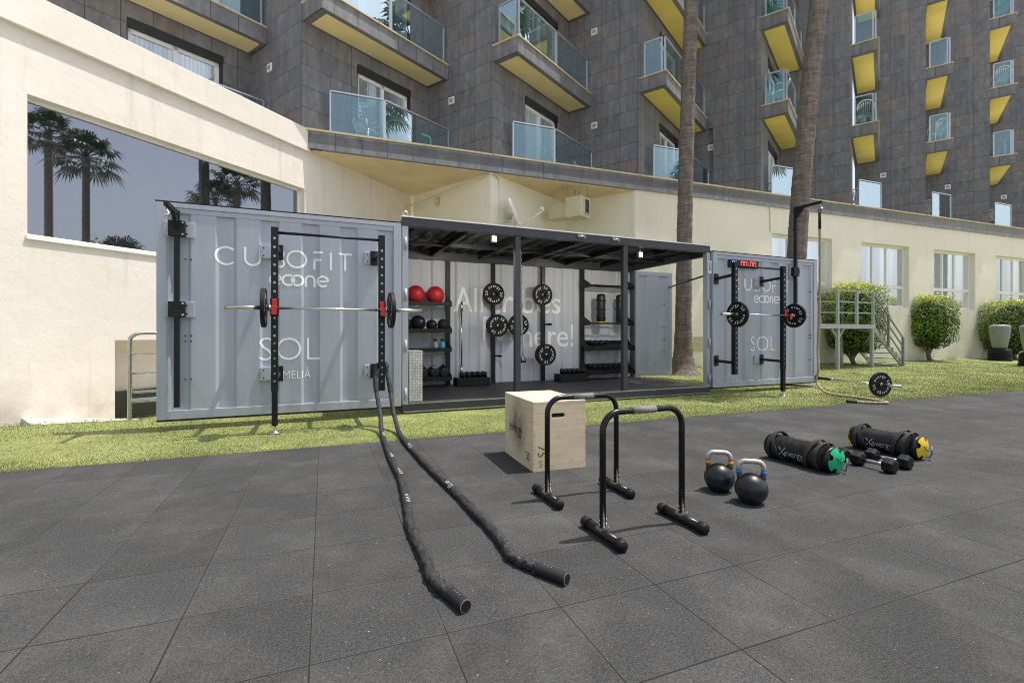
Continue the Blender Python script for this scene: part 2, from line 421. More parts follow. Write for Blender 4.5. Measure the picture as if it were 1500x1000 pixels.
        if bevel:
            b = o.modifiers.new('Bevel', 'BEVEL'); b.width = bevel; b.segments = 2; b.limit_method = 'ANGLE'; b.angle_limit = R(40)
        return o

_g = {}
def glyphs(body, off=0.0):
    key = (body, off)
    if key not in _g:
        cu = bpy.data.curves.new('t', 'FONT'); cu.body = body; cu.resolution_u = 3; cu.offset = off
        ob = bpy.data.objects.new('t', cu); COL.objects.link(ob)
        bpy.context.view_layer.update()
        me = bpy.data.meshes.new_from_object(ob.evaluated_get(bpy.context.evaluated_depsgraph_get()))
        vs = [(v.co.x, v.co.y) for v in me.vertices]; fs = [tuple(p.vertices) for p in me.polygons]
        bpy.data.objects.remove(ob); bpy.data.curves.remove(cu); bpy.data.meshes.remove(me)
        x0 = min(v[0] for v in vs); x1 = max(v[0] for v in vs); y1 = max(v[1] for v in vs)
        _g[key] = ([(x-x0, y) for x, y in vs], fs, x1-x0, y1)
    return _g[key]
def textfit(mb, body, x0, x1, y0, h, fn, off=0.0, cap='A'):
    """text from x0 to x1 along fn's first axis, cap height h above baseline y0"""
    g = glyphs(body, off); sx = (x1-x0)/g[2]; sy = h/glyphs(cap, off)[3]
    mb.add([fn(x0+x*sx, y0+y*sy) for x, y in g[0]], g[1])

def tag(o, label=None, cat=None, group=None, kind=None):
    if label: o['label'] = label
    if cat: o['category'] = cat
    if group: o['group'] = group
    if kind: o['kind'] = kind
    return o
def thing(name, label, cat, loc=(0, 0, 0), rot=0.0, group=None):
    o = bpy.data.objects.new(name, None); COL.objects.link(o); o.location = loc
    o.rotation_euler = rot if isinstance(rot, (tuple, Euler)) else (0, 0, rot)
    o.empty_display_size = .2
    return tag(o, label, cat, group)
def dup(root, loc, rot, label, group=None):
    def cp(o, par):
        c = o.copy(); COL.objects.link(c); c.parent = par
        for ch in list(o.children): cp(ch, c)
        return c
    r = cp(root, None); r.location = loc; r.rotation_euler = rot if isinstance(rot, (tuple, Euler)) else (0, 0, rot)
    r['label'] = label
    if group: r['group'] = group
    return r
CR = R(CY)

# ------------------------------------------------------------------ setting: ground
g = MB(); S = 400
g.add([(-S, -S, -.9), (S, -S, -.9), (S, S, -.9), (-S, S, -.9)], [(0, 1, 2, 3)])
tag(g.build('ground', 'ground'), kind='structure')
g = MB(); g.box(-22, 34, -4.0, 3.553, -.89, 0)
o = g.build('rubber_floor', 'rubber_floor'); o.location = T(0, 0, 0); o.rotation_euler.z = R(TY)
tag(o, kind='structure')
g = MB(); nu, nv = 420, 90
vs = []; fs = []
for j in range(nv+1):
    for i in range(nu+1):
        p = T(-22+70*i/nu, 3.556+16*j/nv); vs.append((p.x, p.y, gz(p)+.006*noise.noise(V3((p.x*.9, p.y*.9, 0)))))
for j in range(nv):
    for i in range(nu): a = j*(nu+1)+i; fs.append((a, a+1, a+nu+2, a+nu+1))
g.add(vs, fs, True); tag(g.build('turf', 'turf'), kind='structure')

def grass():
    rng = np.random.default_rng(3); n = 520000
    # density falls with distance; only open turf that the place shows
    u = rng.uniform(-5.5, 24, n); v = 3.56+15*rng.power(.62, n)**1.0*rng.uniform(0.0, 1, n)
    c, s = math.cos(R(TY)), math.sin(R(TY))
    x = -.722+c*u-s*v; y = 1.703+s*u+c*v
    # leave out what the building and the container stand on
    cc, cs = math.cos(CR), math.sin(CR)
    ku = (x+1.6)*cc+(y-6.98)*cs; kv = -(x+1.6)*cs+(y-6.98)*cc
    keep = ~((ku > -.05) & (ku < 5.98) & (kv > .02) & (kv < 2.4))
    bc, bs = math.cos(R(BY)), math.sin(R(BY))
    bv = -(x+4.73)*bs+(y-11.12)*bc
    keep &= bv < -.02
    keep &= ((x+6.91)*.912-(y-6.45)*.41) > .02
    x, y, v = x[keep], y[keep], v[keep]; n = len(x)
    pw = (x+6.91)*.41+(y-6.45)*.912; pd = (x+6.91)*.912-(y-6.45)*.41
    kp = ~((pw > -.7) & (pw < 4.45) & (pd < np.clip(.70+1.0*(pw-.04), 0, 1.5)+.01)); x, y, v = x[kp], y[kp], v[kp]; n = len(x)
    t = np.clip((v-4.9)/5.4, 0, 1); z = -.008+.15*t
    d = np.hypot(x, y); h = rng.uniform(.009, .022, n); w = rng.uniform(.0014, .0026, n)*np.clip(d/4.5, 1, 3.2)
    th = rng.uniform(0, 2*np.pi, n); lx = rng.normal(0, .012, n)+.004; ly = rng.normal(0, .012, n)
    co = np.empty((n, 3, 3), np.float32)
    co[:, 0] = np.stack([x-w*np.cos(th), y-w*np.sin(th), z], 1)
    co[:, 1] = np.stack([x+w*np.cos(th), y+w*np.sin(th), z], 1)
    co[:, 2] = np.stack([x+lx, y+ly, z+h], 1)
    me = bpy.data.meshes.new('grass'); me.vertices.add(3*n); me.loops.add(3*n); me.polygons.add(n)
    me.vertices.foreach_set('co', co.reshape(-1)); me.loops.foreach_set('vertex_index', np.arange(3*n, dtype=np.int32))
    me.polygons.foreach_set('loop_start', np.arange(0, 3*n, 3, dtype=np.int32))
    me.polygons.foreach_set('loop_total', np.full(n, 3, np.int32))
    me.update(); at = me.attributes.new('tone', 'FLOAT', 'FACE'); at.data.foreach_set('value', rng.uniform(0, 1, n).astype(np.float32))
    me.materials.append(M['blade'])
    o = bpy.data.objects.new('grass', me); COL.objects.link(o)
    tag(o, 'short green artificial grass pile between gym floor and hotel', 'grass', kind='stuff')
grass()

# ------------------------------------------------------------------ hotel
hotel = thing('hotel_building', 'large hotel with dark slate tower, balconies and cream ground floor behind the container', 'building', B(0, 0, 0), R(BY))
def H(pt):                              # world -> hotel-local
    c, s = math.cos(R(BY)), math.sin(R(BY)); x, y = pt[0]+4.73, pt[1]-11.12
    return V3((c*x+s*y, -s*x+c*y, 0))
PD = V3((math.cos(R(51.9-BY)), math.sin(R(51.9-BY)), 0)); QD = V3((math.cos(R(-36-BY)), math.sin(R(-36-BY)), 0))
corners = [-.15, 4.51, 9.13, 14.0, 18.41, 22.81, 27.24, 31.7, 36.2]
PL = 3.8
FL = [5.87, 8.85, 11.83, 14.83, 17.83]; TOP = 21.0
inner = []
for k, t in enumerate(corners[:-1]):
    a = V3((t, 0, 0)); n = V3((corners[k+1], 0, 0))
    # inner corner: from a along P, from next corner back along Q
    den = PD.x*QD.y-PD.y*QD.x; dx, dy = n.x-a.x, n.y-a.y
    sP = (dx*QD.y-dy*QD.x)/den
    inner.append(a+PD*sP)
inner0 = V3((corners[0], 0, 0))-QD*2.365          # the bay that ends at the left wing
bays = [(inner0-PD*5.2, inner0, V3((corners[0], 0, 0)), 5.2)]+[(V3((corners[k], 0, 0)), inner[k], V3((corners[k+1], 0, 0)), (inner[k]-V3((corners[k], 0, 0))).length) for k in range(len(inner))]
tw = MB()
DZ = 2.22
for bi, (a, i, n, L) in enumerate(bays):
    d0 = L-2.42; d1 = L-.68
    if bi == 0: d0 = L-2.6
    tw.quad_uv(a, a+PD*d0, 5.7, TOP, u0=.46)
    tw.quad_uv(a+PD*d1, i, 5.7, TOP, u0=.46+d1)
    for fi, z in enumerate(FL):
        zt = FL[fi+1] if fi+1 < len(FL) else TOP
        tw.quad_uv(a+PD*d0, a+PD*d1, z+DZ, zt, u0=.46+d0)
    tw.quad_uv(i, n, 5.7, TOP, u0=.0)
    if bi == 3:                          # thicker cladding panel beside the stair bay
        m = V3((-QD.y, QD.x, 0)); m = -m if m.y > 0 else m
        e0 = i+QD*1.03; e1 = i+QD*2.02
        for (p, q, z0, z1) in ((e0, e1, 5.9, TOP), (i+QD*.02, e0, 8.45, TOP)):
            tw.quad_uv(p+m*.1, q+m*.1, z0, z1, u0=.1)
            tw.quad_uv(p, p+m*.1, z0, z1); tw.quad_uv(q, q+m*.1, z0, z1)
        tw.box(i.x, e0.x, i.y-.4, i.y-.05, 8.44, 8.45)
tw.build('tower_wall', 'stone', hotel)
# roof line behind the terrace, keeps the sky out of the inner corners
tf = MB()
tf.prism([H((-12, 4)), V3((corners[0], -.02, 0)), V3((40, -.02, 0)), V3((40, 4.5, 0)), V3((-4, 6, 0))], 5.62, 5.86)
tf.build('terrace_floor', 'concrete', hotel)

def balcony(a, L, z, label=None):
    e = a+QD*.8
    o = MB(); bord = .1
    P = lambda s, q: a+PD*s+QD*q
    quad = [P(.02, 0), P(.02, .8), P(L-.02, .8), P(L-.02, 0)]
    zb, zt = z-.42, z-.035
    for k in range(4): o.quad_uv(quad[k], quad[(k+1) % 4], zb, zt, u0=.3, v0=.02)
    o.add([(p.x, p.y, zb) for p in quad], [(0, 1, 2, 3)]); o.add([(p.x, p.y, zt) for p in quad], [(0, 1, 2, 3)])
    r = o.build('balcony', 'fascia', hotel)
    so = MB(); so.prism([P(.2, .06), P(.2, .67), P(L-.12, .67), P(L-.12, .06)], zb-.004, zb-.001); so.build('soffit', 'soffit_ochre' if a.x < 8 else 'soffit', r)
    ca = MB(); ca.prism([P(-.02, .0), P(-.02, .84), P(L-.03, .84), P(L-.03, .0)], zt+.001, z); ca.build('cap', 'cap', r)
    ra = MB(); g0, g1 = z+.05, z+1.02
    def panel(p, q):
        gl = MB(); gl.beam((p.x, p.y, (g0+g1)/2), (q.x, q.y, (g0+g1)/2), .012, g1-g0); gl.build('glass_panel', 'balu', r)
        for w in (p, q): ra.beam((w.x, w.y, z), (w.x, w.y, g1+.02), .045, .035, (PD.x, PD.y, 0))
        ra.beam((p.x, p.y, g1+.03), (q.x, q.y, g1+.03), .05, .035)
        ra.beam((p.x, p.y, g0-.02), (q.x, q.y, g0-.02), .03, .025)
    panel(P(.12, .13), P(.12, .66))
    panel(P(.16, .73), P(1.9, .73)); panel(P(1.95, .73), P(L-.12, .73))
    ra.build('railing', 'alu', r)
    return r
def door(a, L, z, bi):
    d0 = L-2.42; d1 = L-.68
    if bi == 0: d0 = L-2.6
    nrm = V3((-PD.y, PD.x, 0))           # into the room
    P = lambda s, q, zz: (a.x+PD.x*s+nrm.x*q, a.y+PD.y*s+nrm.y*q, zz)
    fr = MB(); dep = .12
    fr.cur = 1                            # dark roller-blind box and reveals
    fr.beam(P(d0, .06, z+DZ-.1), P(d1, .06, z+DZ-.1), .16, .19)
    fr.beam(P(d1-.06, .07, z+1.05), P(d1-.001, .07, z+1.05), .14, 2.1)
    fr.beam(P(d0-.01, .03, z+1.05), P(d0+.012, .03, z+1.05), .06, 2.1)
    fr.cur = 0; e1 = d1-.07
    for s0 in (d0+.045, (d0+e1)/2, e1-.045): fr.beam(P(s0, .1, z), P(s0, .1, z+DZ-.2), .09, .055, (nrm.x, nrm.y, 0))
    fr.beam(P(d0, .1, z+DZ-.24), P(e1, .1, z+DZ-.24), .055, .09); fr.beam(P(d0, .1, z+.04), P(e1, .1, z+.04), .055, .08)
    f = fr.build('balcony_door', ['white_frame', 'dark_gap'], hotel)
    for s0, s1 in ((d0+.09, (d0+e1)/2-.045), ((d0+e1)/2+.045, e1-.09)):
        gl = MB(); p, q = P(s0, .115, 0), P(s1, .115, 0)
        gl.add([(p[0], p[1], z+.08), (q[0], q[1], z+.08), (q[0], q[1], z+DZ-.28), (p[0], p[1], z+DZ-.28)], [(0, 1, 2, 3)])
        gl.build('pane', 'pane_door', f)
for bi, (a, i, n, L) in enumerate(bays):
    Yb = 11.12+a.x*.3535
    zmax = 1.18+489*(Yb+4.2)/700
    for fi, z in enumerate(FL):
        if z-.5 > zmax: continue
        if fi and not (bi == 0 and fi > 1):
            balcony(a, L, z)
        if bi <= 4: door(a, L, z, bi)
        # small white ventilation cover on the blank wall
        if fi < 2 or bi > 2:
            if bi > 2 and fi: continue
            m = V3((QD.y, -QD.x, 0)); m = m if m.y < 0 else -m
            vb = MB(); c0 = i+QD*.93; off = .12 if bi == 3 else .0
            for w, h, t, mi in ((.2, .2, .03, 0), (.12, .11, .034, 1)):
                vb.cur = mi; p = c0-QD*w/2+m*(t/2); q = c0+QD*w/2+m*(t/2); zz = z+1.93
                vb.beam((p.x, p.y, zz), (q.x, q.y, zz), t, h)
            vb.build('vent_cover', ['white_frame', 'galv'], hotel)
    # terrace balustrade at ledge level
    if bi == 0: 
        P = lambda s, q: a+PD*s+QD*q
        runs = [(P(.3, .8), P(L-.1, .8))]
    else:
        p0 = V3((a.x+.62, .12, 0)); p1 = V3((a.x+1.86, .12, 0))
        den = PD.x*QD.y-PD.y*QD.x; dx, dy = n.x-p1.x, n.y-p1.y
        sP = (dx*QD.y-dy*QD.x)/den
        runs = [(p0, p1), (p1+PD*.03, p1+PD*(sP-.06))]
    z = FL[0]+.02
    ra = MB(); gls = []
    for p, q in runs:
        d = (q-p).normalized()
        for w in (p, q): ra.beam((w.x, w.y, z), (w.x, w.y, z+1.07), .04, .035, d)
        ra.beam((p.x, p.y, z+1.08), (q.x, q.y, z+1.08), .05, .035); ra.beam((p.x, p.y, z+.04), (q.x, q.y, z+.04), .03, .025)
        gl = MB(); gl.beam((p.x, p.y, z+.55), (q.x, q.y, z+.55), .012, .98); gls.append(gl)
    rr = ra.build('terrace_railing', 'alu', hotel)
    for gl in gls: gl.build('glass_panel', 'balu', rr)

# ledge band, cap and cream soffit
le = MB(); le.quad_uv((-.02, -.02, 0), (40, -.02, 0), 5.5, 5.9, u0=0, v0=.02); le.quad_uv((-.02, .2, 0), (-.02, -.02, 0), 5.5, 5.9, v0=.02)
le.add([(-.02, -.02, 5.5), (40, -.02, 5.5), (40, .12, 5.5), (-.02, .12, 5.5)], [(0, 1, 2, 3)])
ld = le.build('ledge', 'ledge', hotel)
cp = MB()
for k in range(len(corners)-1):
    x0 = -.06 if k == 0 else corners[k]+.015
    cp.box(x0, corners[k+1]-.015, -.065, .16, 5.905, 5.95)
cp.build('ledge_cap', 'cap', ld)
so = MB()
lw_in = H((-3.10, 14.92))
so.prism([(0, .1, 0), (corners[2]+.1, .1, 0), (corners[2]+.1, 4.5, 0), (-.5, 6.0, 0), H((-4.73, 11.3))], 5.47, 5.5)
so.build('terrace_soffit', 'cream_soffit', hotel)

# ground-floor walls
lw = MB()
li = V3(H((-3.06, 14.83)))
e1 = V3((4.47, .03, 0)); i1 = V3((4.47, .03, 0))+PD*3.75; e2 = V3((9.02, .03, 0))
def vq(mb, p, q, z0, z1): mb.add([(p.x, p.y, z0), (q.x, q.y, z0), (q.x, q.y, z1), (p.x, p.y, z1)], [(0, 1, 2, 3)])
vq(lw, li, e1, -.1, 5.48); vq(lw, e1, i1, -.1, 5.48); vq(lw, i1, e2, -.1, 5.48)
# right wing wall with window openings
wins = [(14.54, 17.47), (19.04, 21.83), (23.38, 26.23), (27.75, 30.6), (32.1, 35.0)]
WZ0, WZ1, WD = 2.2, 4.62, .26
x = e2.x; y0 = .03
def wq(x0, x1, z0, z1): lw.add([(x0, y0, z0), (x1, y0, z0), (x1, y0, z1), (x0, y0, z1)], [(0, 1, 2, 3)])
for w0, w1 in wins:
    wq(x, w0, -.1, 5.52); wq(w0, w1, -.1, WZ0); wq(w0, w1, WZ1, 5.52); x = w1
    for xx in (w0, w1): lw.add([(xx, y0, WZ0), (xx, y0+WD, WZ0), (xx, y0+WD, WZ1), (xx, y0, WZ1)], [(0, 1, 2, 3)])
    for zz in (WZ0, WZ1): lw.add([(w0, y0, zz), (w1, y0, zz), (w1, y0+WD, zz), (w0, y0+WD, zz)], [(0, 1, 2, 3)])
wq(x, 44, -.1, 5.52)
lw.build('ground_floor_wall', 'stucco', hotel)
def window(x0, x1, zm, vsplit, hsplit=True):
    fr = MB(); y = y0+WD-.07
    fr.box(x0, x0+.09, y, y+.06, WZ0, WZ1); fr.box(x1-.09, x1, y, y+.06, WZ0, WZ1)
    fr.box(x0+.09, x1-.09, y, y+.06, WZ0, WZ0+.1); fr.box(x0+.09, x1-.09, y, y+.06, WZ1-.09, WZ1)
    fr.box(x0+.09, x1-.09, y-.004, y+.056, zm-.06, zm+.06)
    for s in vsplit: fr.box(s-.035, s+.035, y-.008, y+.052, WZ0+.1, WZ1-.09)
    fr.box(x0-.0, x1+.0, y-.06, y+.02, WZ0+.001, WZ0+.05)
    f = fr.build('window', 'white_frame', hotel)
    xs = [x0+.09]+list(vsplit)+[x1-.09]
    for k in range(len(xs)-1):
        for z0, z1 in ((WZ0+.1, zm-.06), (zm+.06, WZ1-.09)):
            gl = MB(); gl.add([(xs[k], y+.03, z0), (xs[k+1], y+.03, z0), (xs[k+1], y+.03, z1), (xs[k], y+.03, z1)], [(0, 1, 2, 3)])
            gl.build('pane', 'pane_win', f)
for w0, w1 in wins: window(w0, w1, 3.02, (w0+(w1-w0)*.33, w0+(w1-w0)*.62))
# louvre low on the wall, cables on the corner
lv = MB()
for k in range(9): lv.box(11.2, 11.62, .0, .028, .62+k*.055, .65+k*.055)
lv.build('wall_louvre', 'ac', hotel)
cb = MB()
cb.tube([(4.75, -.02+.25, 2.6), (4.75, .2, 5.2), (4.72, .16, 5.38), (4.55, .02, 5.44), (4.3, .12, 5.42), (3.4, 1.47, 5.2), (2.6, 2.66, 5.02), (2.42, 2.92, 4.6), (2.42, 2.92, 3.2)], .014, 6)
cb.build('wall_cable', 'ac', hotel); cb = MB(); cb.tube([(14.35, .015, 5.5), (14.42, .01, 5.42), (14.44, .01, 4.66)], .012, 6)
cb.build('wall_cable', 'ac', hotel)

# left wing
WN = V3((.912, -.41, 0)).normalized(); WU = V3((.41, .912, 0)).normalized(); W0 = V3((-6.91, 6.45, 0))
def W(w, d, z): p = W0+WU*w+WN*d; q = H(p); return (q.x, q.y, z)
wl = MB()
def wr(w0, w1, z0, z1, d=0., nseg=1): wl.add([W(w0, d, z0), W(w1, d, z0), W(w1, d, z1), W(w0, d, z1)], [(0, 1, 2, 3)])
a0, a1, b0, b1 = .276, 5.1, 2.56, 4.545
n0, n1, nz = 1.327, 4.2, 1.08
wr(-.05, a0, -.8, 5.6); wr(a0, n0, -.8, b0); wr(n0, n1, nz, b0); wr(n1, a1, -.8, b0); wr(a0, a1, b1, 5.6); wr(a1, 9.2, -.1, 5.6)
for (p0, p1, z0, z1, dp) in ((a0, a1, b0, b1, -.22), (n0, n1, -.7, nz, -.55)):
    wl.add([W(p0, 0, z0), W(p0, dp, z0), W(p0, dp, z1), W(p0, 0, z1)], [(0, 1, 2, 3)])
    wl.add([W(p1, 0, z0), W(p1, dp, z0), W(p1, dp, z1), W(p1, 0, z1)], [(0, 1, 2, 3)])
    for z in (z0, z1): wl.add([W(p0, 0, z), W(p1, 0, z), W(p1, dp, z), W(p0, dp, z)], [(0, 1, 2, 3)])
wl.add([W(n0, -.55, -.7), W(n1, -.55, -.7), W(n1, -.55, nz), W(n0, -.55, nz)], [(0, 1, 2, 3)])
wl.add([W(-.05, 0, -.1), W(-.05, -6, -.1), W(-.05, -6, 5.6), W(-.05, 0, 5.6)], [(0, 1, 2, 3)])
wl.build('wing_wall', 'stucco_left', hotel)
pl_ = MB(); pl_.prism([W(n0+.01, -.5, 0), W(n1-.01, -.5, 0), W(n1-.01, -.545, 0), W(n0+.01, -.545, 0)], -.69, .2); pl_.build('niche_shade_panel', 'niche_shade', hotel)  # dark sheet standing in for the shadow low in the niche
pa = MB(); pr = [W(-.1, .075, 0), W(5.2, .075, 0), W(5.2, -.22, 0), W(-.1, -.22, 0)]; pa.prism(pr, 5.42, 5.945); pa.build('parapet', 'stucco_left', hotel, bevel=.012)
wf = MB(); d = -.15
for (p, q, z0, z1) in ((a0, a1, b0, b0+.05), (a0, a1, b1-.05, b1), (a0, a0+.03, b0, b1), (a1-.06, a1, b0, b1)):
    wf.prism([W(p, d, 0), W(q, d, 0), W(q, d-.06, 0), W(p, d-.06, 0)], z0+.002, z1-.002)
wf.prism([W(a0-.02, .035, 0), W(a1+.02, .035, 0), W(a1+.02, -.16, 0), W(a0-.02, -.16, 0)], b0-.05, b0+.004)
wf = wf.build('picture_window', 'white_frame', hotel)
mp = 2.86
for p, q in ((a0+.03, mp-.006), (mp+.006, a1-.06)):
    gl = MB(); gl.add([W(p, d-.03, b0+.04), W(q, d-.03, b0+.04), W(q, d-.03, b1-.04), W(p, d-.03, b1-.04)], [(0, 1, 2, 3)]); gl.build('pane', 'pane_left', wf)
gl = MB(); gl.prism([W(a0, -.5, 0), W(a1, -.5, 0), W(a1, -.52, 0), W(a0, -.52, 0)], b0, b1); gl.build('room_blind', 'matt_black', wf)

# paved strip by the wing
pv = MB(); ring_ = [(.22, .004, .012), (4.4, .004, -.68), (4.4, 1.5, -.68), (.84, 1.5, -.075), (.04, .70, .012)]
pv.add([W(a_, b_, c_) for a_, b_, c_ in ring_]+[W(a_, b_, -.8) for a_, b_, c_ in ring_], [(0, 1, 2, 3, 4), (9, 8, 7, 6, 5)]+[(i_, (i_+1) % 5, 5+(i_+1) % 5, 5+i_) for i_ in range(5)])
o = pv.build('paving', 'concrete'); o.location = B(0, 0, 0); o.rotation_euler.z = R(BY); tag(o, kind='structure')

# ------------------------------------------------------------------ chairs on the balconies
def chair_mesh(mat, label):
    t = thing('garden_chair', label, 'chair')
    s = MB(); s.box(-.22, .22, -.22, .2, .41, .44); s.build('seat', mat, t, bevel=.02)
    b = MB()
    for k in range(7):
        x = -.18+.06*k; b.beam((x, .2, .44), (x*1.1, .30, .80-.10*abs(k-3)/3*abs(k-3)/3), .034, .02, (0, 1, 0))
    pts = [(-.25*math.cos(a)*1.0, .27+.05*math.sin(a), .64+.22*math.sin(a)) for a in [math.pi*i/12 for i in range(13)]]
    b.tube([(-.22, .2, .44)]+pts+[(.22, .2, .44)], .024, 8); b.build('backrest', mat, t)
    for sx in (-1, 1):
        a = MB(); a.tube([(sx*.25, .27, .66), (sx*.28, 0, .66), (sx*.27, -.2, .63), (sx*.25, -.24, .42)], .022, 8); a.build('armrest', mat, t)
        for y0_, y1_ in ((-.2, -.24), (.18, .24)):
            l = MB(); l.tube([(sx*.21, y0_, .42), (sx*.25, y1_, 0)], [.032, .02], 8); l.build('leg', mat, t)
    return t
ch_w = chair_mesh('chair', 'white plastic chair'); ch_g = chair_mesh('chair_green', 'green plastic chair')
used = {'w': False, 'g': False}
def put_chair(kind, pt, z, yaw, label):
    p = B(pt.x, pt.y, z); src = ch_w if kind == 'w' else ch_g
    if not used[kind]:
        src.location = p; src.rotation_euler = (0, 0, yaw); src['label'] = label; used[kind] = True; return
    dup(src, p, yaw, label)
def onP(bi, s, q): a = bays[bi][0]; return a+PD*s+QD*q
Z1 = 5.87
put_chair('w', V3((1.38, .62, 0)), Z1, R(60), 'white plastic armchair seen side on behind the leftmost terrace glass')
put_chair('w', V3((2.05, .95, 0)), Z1, R(200), 'white plastic armchair with its back to the glass where that first balustrade turns')
put_chair('g', V3((2.75, 1.05, 0)), Z1, R(120), 'green plastic chair low behind the darker long pane of the first terrace')
put_chair('g', V3((6.75, .85, 0)), Z1, R(80), 'green plastic chair on the terrace straight above the satellite dish')
put_chair('g', V3((7.3, 1.05, 0)), Z1-.3, R(170), 'green plastic chair mostly hidden low, right of the one above the satellite dish')
put_chair('g', V3((10.75, .75, 0)), Z1, R(230), 'green plastic chair on the terrace just left of the slimmer palm trunk')
put_chair('g', V3((11.75, 1.0, 0)), Z1-.2, R(150), 'green plastic chair peeping out right of the slimmer palm trunk')
put_chair('w', V3((15.35, .6, 0)), Z1, R(190), 'white chair behind the terrace glass just left of the thick palm trunk')
put_chair('w', V3((19.45, .6, 0)), Z1, R(170), 'white slatted chair behind the terrace glass above the left ground floor window')
put_chair('w', V3((23.9, .6, 0)), Z1, R(165), 'white chair behind the second terrace glass from the right edge')
put_chair('w', V3((28.3, .6, 0)), Z1, R(175), 'white chair behind the rightmost terrace glass')
put_chair('g', onP(2, .55, .33), 8.85, R(190), 'pale green slatted chair at the corner of the lowest balcony right of the gable corner')
put_chair('g', onP(4, .5, .4), 11.83, R(140), 'pale green slatted chair on the topmost balcony left of the thick palm trunk')
put_chair('g', onP(4, .45, .45), 8.85, R(250), 'pale green chair on the middle balcony left of the thick palm trunk')
put_chair('w', onP(5, .4, .4), 8.85, R(150), 'white chair on the lower balcony right of the thick palm trunk')
put_chair('w', onP(6, .4, .4), 8.85, R(170), 'white chair on the lowest balcony of the second balcony column from the right')
put_chair('g', onP(7, .4, .4), 14.83, R(160), 'pale chair on the topmost balcony at the right edge')
put_chair('w', onP(7, .4, .4), 11.83, R(150), 'white chair on the second highest balcony at the right edge')

# ------------------------------------------------------------------ fittings on the hotel wall
ac = thing('air_handling_unit', 'cream metal air unit with dark grille hung under the terrace soffit', 'air unit', B(0, 0, 0), R(BY))
cc = H((1.96, 13.6))
b = MB(); q = [cc, cc+PD*.56, cc+PD*.56-QD*.52, cc-QD*.52]; b.prism(q, 4.55, 5.14); b.build('casing', 'ac', ac, bevel=.015)
b = MB(); k0 = cc-QD*.525+PD*.08; b.prism([k0, k0+PD*.42, k0+PD*.42-QD*.6, k0-QD*.6], 4.6, 5.02); b.build('duct', 'ac', ac, bevel=.015)
b = MB(); p = cc+PD*.18+QD*.012; p2 = cc+PD*.46+QD*.012; b.cur = 1; b.beam((p.x, p.y, 4.87), (p2.x, p2.y, 4.87), .02, .38); b.cur = 0
for e, f in ((p, p2),): b.beam((e.x, e.y, 5.08), (f.x, f.y, 5.08), .04, .03); b.beam((e.x, e.y, 4.66), (f.x, f.y, 4.66), .04, .03); b.beam((e.x, e.y, 4.66), (e.x, e.y, 5.08), .04, .03); b.beam((f.x, f.y, 4.66), (f.x, f.y, 5.08), .04, .03)
b.build('grille', ['ac', 'dark_gap'], ac)
for s, t in ((.06, .06), (.5, .06), (.06, .46), (.5, .46)):
    b = MB(); p = cc+PD*s-QD*t; b.cyl((p.x, p.y, 5.14), (p.x, p.y, 5.47), .012, n=8); b.build('hanger', 'galv', ac)

sd = thing('satellite_dish', 'white satellite dish seen edge on above the container roof', 'satellite dish', (.08, 12.95, 4.45), 0)
mt = Matrix.Rotation(R(20), 4, 'Y') @ Matrix.Rotation(R(90), 4, 'Y') @ Matrix.Rotation(R(-14), 4, 'X')
mt = Matrix.Rotation(R(-12), 4, 'Z') @ Matrix.Rotation(R(70), 4, 'Y')
b = MB(); prof = [(.001, -.06)]+[(.42*k/8, -.06+.07*(k/8)**2) for k in range(1, 9)]+[(.425, .02)]
mt2 = mt @ Matrix.Diagonal((1, .9, 1, 1)); b.lathe(prof, 28, mt2); b.lathe([(r, z-.012) for r, z in prof], 28, mt2); b.build('reflector', 'white_frame', sd)
b = MB(); foot = mt @ V3((.40, 0, 0)); b.tube([foot, (.55, -.15, -.12), (.78, -.2, .05)], .018, 8); b.build('feed_arm', 'white_frame', sd)
b = MB(); b.cyl((.76, -.2, .05), (.69, -.19, .09), .04, .045, n=12); b.build('receiver', 'white_frame', sd)
b = MB(); b.tube([(-.02, 0, -.05), (-.14, .12, -.06), (-.18, .33, -.06)], .025, 8); b.tube([(.0, .0, -.2), (.0, .05, -.48), (-.1, .1, -.62), (-.3, .3, -.66)], .012, 6); b.box(-.2, -.08, .06, .16, -.12, .0); b.build('wall_mount', 'galv', sd)
sn = thing('wall_sensor', 'small cream alarm box on the shaded gable wall', 'alarm box', B(0, 0, 0), R(BY))
b = MB(); p = li+(e1-li)*.36; m = V3((QD.y, -QD.x, 0)); m = m if m.y < 0 else -m
for (w, t, z0, z1) in ((.11, .1, 4.98, 5.2), (.05, .14, 4.95, 5.0)): b.prism([p-QD*w/2, p+QD*w/2, p+QD*w/2+m*t, p-QD*w/2+m*t], z0, z1)
b.build('case', 'ac', sn)

# ------------------------------------------------------------------ gym container
cont = thing('gym_container', 'grey shipping container opened as an outdoor gym with both long doors swung wide', 'container', C(0, 0, 0), CR)
CL, CD, CH = 5.95, 2.44, 2.89
fr = MB()
fr.box(0, CL, .0, .1, .03, .15); fr.box(0, CL, CD-.1, CD, .03, .15); fr.box(0, .1, .1, CD-.1, .03, .15); fr.box(CL-.1, CL, .1, CD-.1, .03, .15)
for u in (.05, 2.9, CL-.14): fr.box(u, u+.12, .02, .14, -.02, .03)
fr.box(0, CL, 0, .1, CH-.13, CH); fr.box(0, CL, CD-.1, CD, CH-.24, CH)
fr.box(0, .1, .1, CD-.1, CH-.2, CH-.02); fr.box(CL-.1, CL, .1, CD-.1, CH-.2, CH-.02)
fr.box(.0, .09, CD-.1, CD, .15, CH-.24); fr.box(CL-.1, CL, CD-.1, CD, .15, CH-.24)
fr.build('frame', 'dark_paint', cont, bevel=.006)
